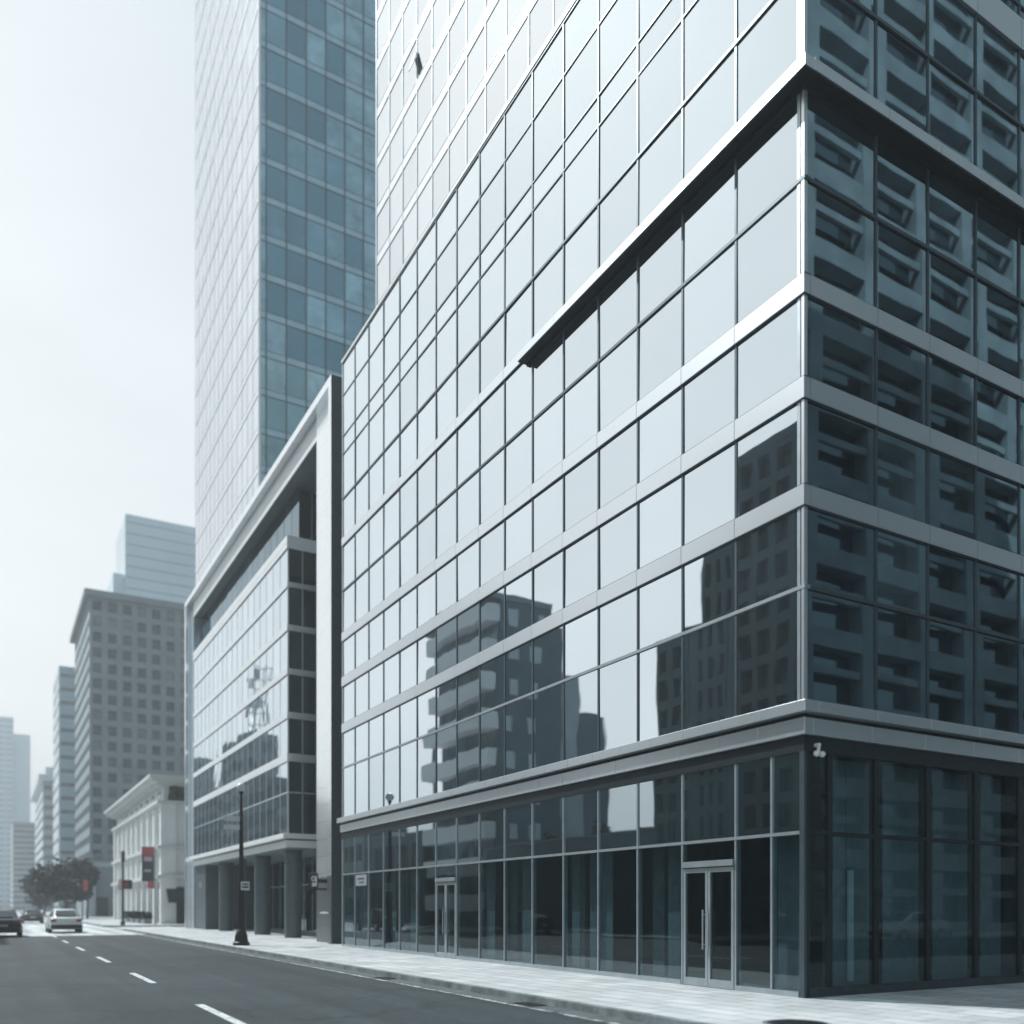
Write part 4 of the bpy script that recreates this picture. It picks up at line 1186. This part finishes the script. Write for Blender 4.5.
b = MB(); b.box(11.64, 12.64, 86.155, 86.169, 6.2, 6.98); b.build('red_field', M['red'], bn)
b = MB(); b.box(11.8, 12.5, 86.145, 86.154, 5.7, 6.1); b.box(11.8, 12.4, 86.145, 86.154, 4.75, 4.95); b.build('pale_print', M['banner_pale'], bn)
b = MB(); b.box(12.1, 12.66, 86.17, 86.23, 3.3, 3.88); b.build('red_tag', M['red'], bp)
for i, (x, y, lab) in enumerate(((12.9, 92.5, 'clipped dark shrub in a box closest to the stone building corner'), (12.9, 96.5, 'clipped dark shrub in a box second along the stone building'), (12.9, 100.5, 'clipped dark shrub in a box third along the stone building'), (12.9, 105, 'clipped dark shrub in a box farthest along the stone building'))):
    t = thing('potted_shrub', (x, y, 0), lab, 'shrub', 'potted shrubs along the stone building')
    b = MB(); b.box(x - .35, x + .35, y - 1.2, y + 1.2, 0, .45); b.build('planter', M['conc'], t, bevel=.02)
    rn = random.Random(50 + i)
    b = MB(); leaves(b, 260, lambda: (x + rn.uniform(-.4, .4), y + rn.uniform(-1.2, 1.2), .45 + rn.uniform(0, .65)), .13, rn); b.build('foliage', M['leaf'], t)
rs = thing('red_sign', (9.6, 121, 0), 'small red sign high on a dark post beside the large street tree', 'sign')
b = MB(); b.lathe((9.6, 121), [(.08, 0), (.06, 6.5)], 10); b.build('post', M['dark_metal'], rs)
b = MB(); b.box(9.68, 10.2, 120.97, 121.03, 3.6, 4.9); b.build('panel', M['red'], rs)
wn = thing('wall_notice', (13.16, 69.0, 0), 'small pale notice on the solid wall at the far end of the arcade', 'sign')
b = MB(); b.box(13.11, 13.149, 67.4, 68.2, 3.0, 3.36); b.build('board', M['mullion_pale'], wn)
b = MB(); b.box(13.1, 13.109, 67.5, 68.1, 3.22, 3.27); b.box(13.1, 13.109, 67.5, 68.0, 3.09, 3.14); b.build('lettering', M['sign_black'], wn)

# ------------------------------------------------------------------ cars
def loft(mb, secs):
    n = len(secs[0])
    vs = [p for s in secs for p in s]
    fs = []
    for j in range(len(secs) - 1):
        for i in range(n):
            fs.append((j * n + i, j * n + (i + 1) % n, (j + 1) * n + (i + 1) % n, (j + 1) * n + i))
    fs.append(tuple(range(n - 1, -1, -1))); fs.append(tuple((len(secs) - 1) * n + i for i in range(n)))
    mb.add(vs, fs)
def make_car(label, paint, group='cars on the street', name='car'):
    t = thing(name, (0, 0, 0), label, 'car', group)
    b = MB()
    secs = []
    for y, zb, zt, w in ((-2.32, .42, .78, .74), (-2.26, .32, .92, .84), (-2.0, .24, 1.0, .90), (-1.2, .2, 1.0, .93), (0, .19, .98, .94), (1.0, .2, .96, .93), (1.7, .22, .88, .9), (2.15, .28, .76, .82), (2.32, .4, .62, .68)):
        zm = zb + (zt - zb) * .55
        secs.append([(-w * .92, y, zb), (w * .92, y, zb), (w, y, zb + .12), (w * 1.01, y, zm), (w * .95, y, zt - .05), (w * .86, y, zt), (-w * .86, y, zt), (-w * .95, y, zt - .05), (-w * 1.01, y, zm), (-w, y, zb + .12)])
    loft(b, secs)
    secs = []
    for y, zt, wt, wb in ((-1.95, .99, .66, .78), (-1.25, 1.38, .60, .80), (-.9, 1.46, .60, .82), (-.1, 1.5, .62, .83), (.35, 1.45, .60, .82), (1.2, .98, .66, .78)):
        secs.append([(-wb, y, .9), (wb, y, .9), (wb * .99, y, .93), (wt, y, zt - .04), (wt * .9, y, zt), (-wt * .9, y, zt), (-wt, y, zt - .04), (-wb * .99, y, .93)])
    loft(b, secs)
    b.build('body', paint, t, smooth=True)
    b = MB(); b.add([(-.62, -1.90, 1.04), (.62, -1.90, 1.04), (.52, -1.30, 1.37), (-.52, -1.30, 1.37)], [(0, 1, 2, 3)]); b.v = [(x, y - .035, z + .035) for x, y, z in b.v]; b.build('rear_window', M['car_glass'], t)
    b = MB(); b.add([(-.62, 1.12, 1.04), (-.53, .42, 1.42), (.53, .42, 1.42), (.62, 1.12, 1.04)], [(0, 1, 2, 3)]); b.v = [(x, y + .035, z + .03) for x, y, z in b.v]; b.build('windscreen', M['car_glass'], t)
    for s in (-1, 1):
        b = MB(); b.add([(s * .835, -1.45, 1.02), (s * .835, .85, 1.02), (s * .66, .3, 1.40), (s * .655, -1.0, 1.40)], [(0, 1, 2, 3)]); b.build('side_window', M['car_glass'], t)
        b = MB(); b.box(s * .55, s * .84, -2.335, -2.2, .70, .86); b.build('tail_lamp', M['tail'], t, bevel=.02)
        b = MB(); b.box(s * .50, s * .76, 2.12, 2.28, .58, .70); b.build('headlight', M['globe'], t, bevel=.02)
        b = MB(); b.box(s * .86, s * 1.05, .72, .82, .96, 1.08); b.build('mirror', paint, t, bevel=.02)
        for y in (-1.4, 1.42):
            b = MB(); b.cyl((s * .74, y, .33), (s * .955, y, .33), .33, n=22); wh = b.build('wheel', M['tyre'], t, smooth=True, bevel=.03)
            b = MB(); b.cyl((s * .95, y, .33), (s * .965, y, .33), .2, n=16); b.build('rim', M['rim'], wh)
    b = MB(); b.box(-.86, .86, -2.38, -2.2, .30, .52); b.build('bumper', M['dark_metal'], t, bevel=.04)
    b = MB(); b.box(-.80, .80, 2.2, 2.36, .28, .46); b.build('bumper', M['dark_metal'], t, bevel=.04)
    b = MB(); b.box(-.25, .25, -2.392, -2.381, .56, .68); b.build('number_plate', M['plate'], t)
    return t
def copy_tree(o, parent=None):
    c = o.copy(); COL.objects.link(c)
    if parent is not None:
        c.parent = parent
    for ch in [x for x in bpy.data.objects if x.parent == o]:
        copy_tree(ch, c)
    return c
def place(t, x, y, rz=0.0, sc=1.0):
    t.location = (x, y, ZR + .004); t.rotation_euler = (0, 0, rz); t.scale = (sc,) * 3
car1 = make_car('white saloon car driving away in the right lane, seen from behind', M['car_white']); place(car1, 4.25, 68, 0, 1.06)
car2 = make_car('dark saloon car at the left edge of the view, seen from behind', M['car_dark']); place(car2, .55, 61, 0, 1.06)
car3 = make_car('grey car farther down the street between the dark and the white car', M['car_grey']); place(car3, 3.75, 108, 0, 1.06)
car4 = copy_tree(car1); car4['label'] = 'white saloon car parked in the side street around the corner'; place(car4, 40, -7, R(90))
for i, (x, y, src, lab) in enumerate(((-6.3, 24, car2, 'dark parked car across the street facing the dark office block'), (-6.3, 52, car2, 'dark parked car across the street by the boundary wall'), (-6.3, 96, car2, 'dark parked car across the street beyond the apartment tower'))):
    c = copy_tree(src); c['label'] = lab; c['group'] = 'cars parked across the street'; place(c, x, y)

# ------------------------------------------------------------------ city air
hzm = bpy.data.materials.new('haze_air'); hzm.use_nodes = True
t = hzm.node_tree; t.nodes.clear()
oo = t.nodes.new('ShaderNodeOutputMaterial'); pv = t.nodes.new('ShaderNodeVolumePrincipled')
pv.inputs['Color'].default_value = (0.93, 0.97, 1.0, 1)
pv.inputs['Density'].default_value = 0.0011
pv.inputs['Anisotropy'].default_value = 0.2
t.links.new(pv.outputs[0], oo.inputs['Volume'])
b = MB(); b.box(-1510, 1510, -410, 2010, -1.4, 112)
o = b.build('haze', hzm); o['kind'] = 'stuff'
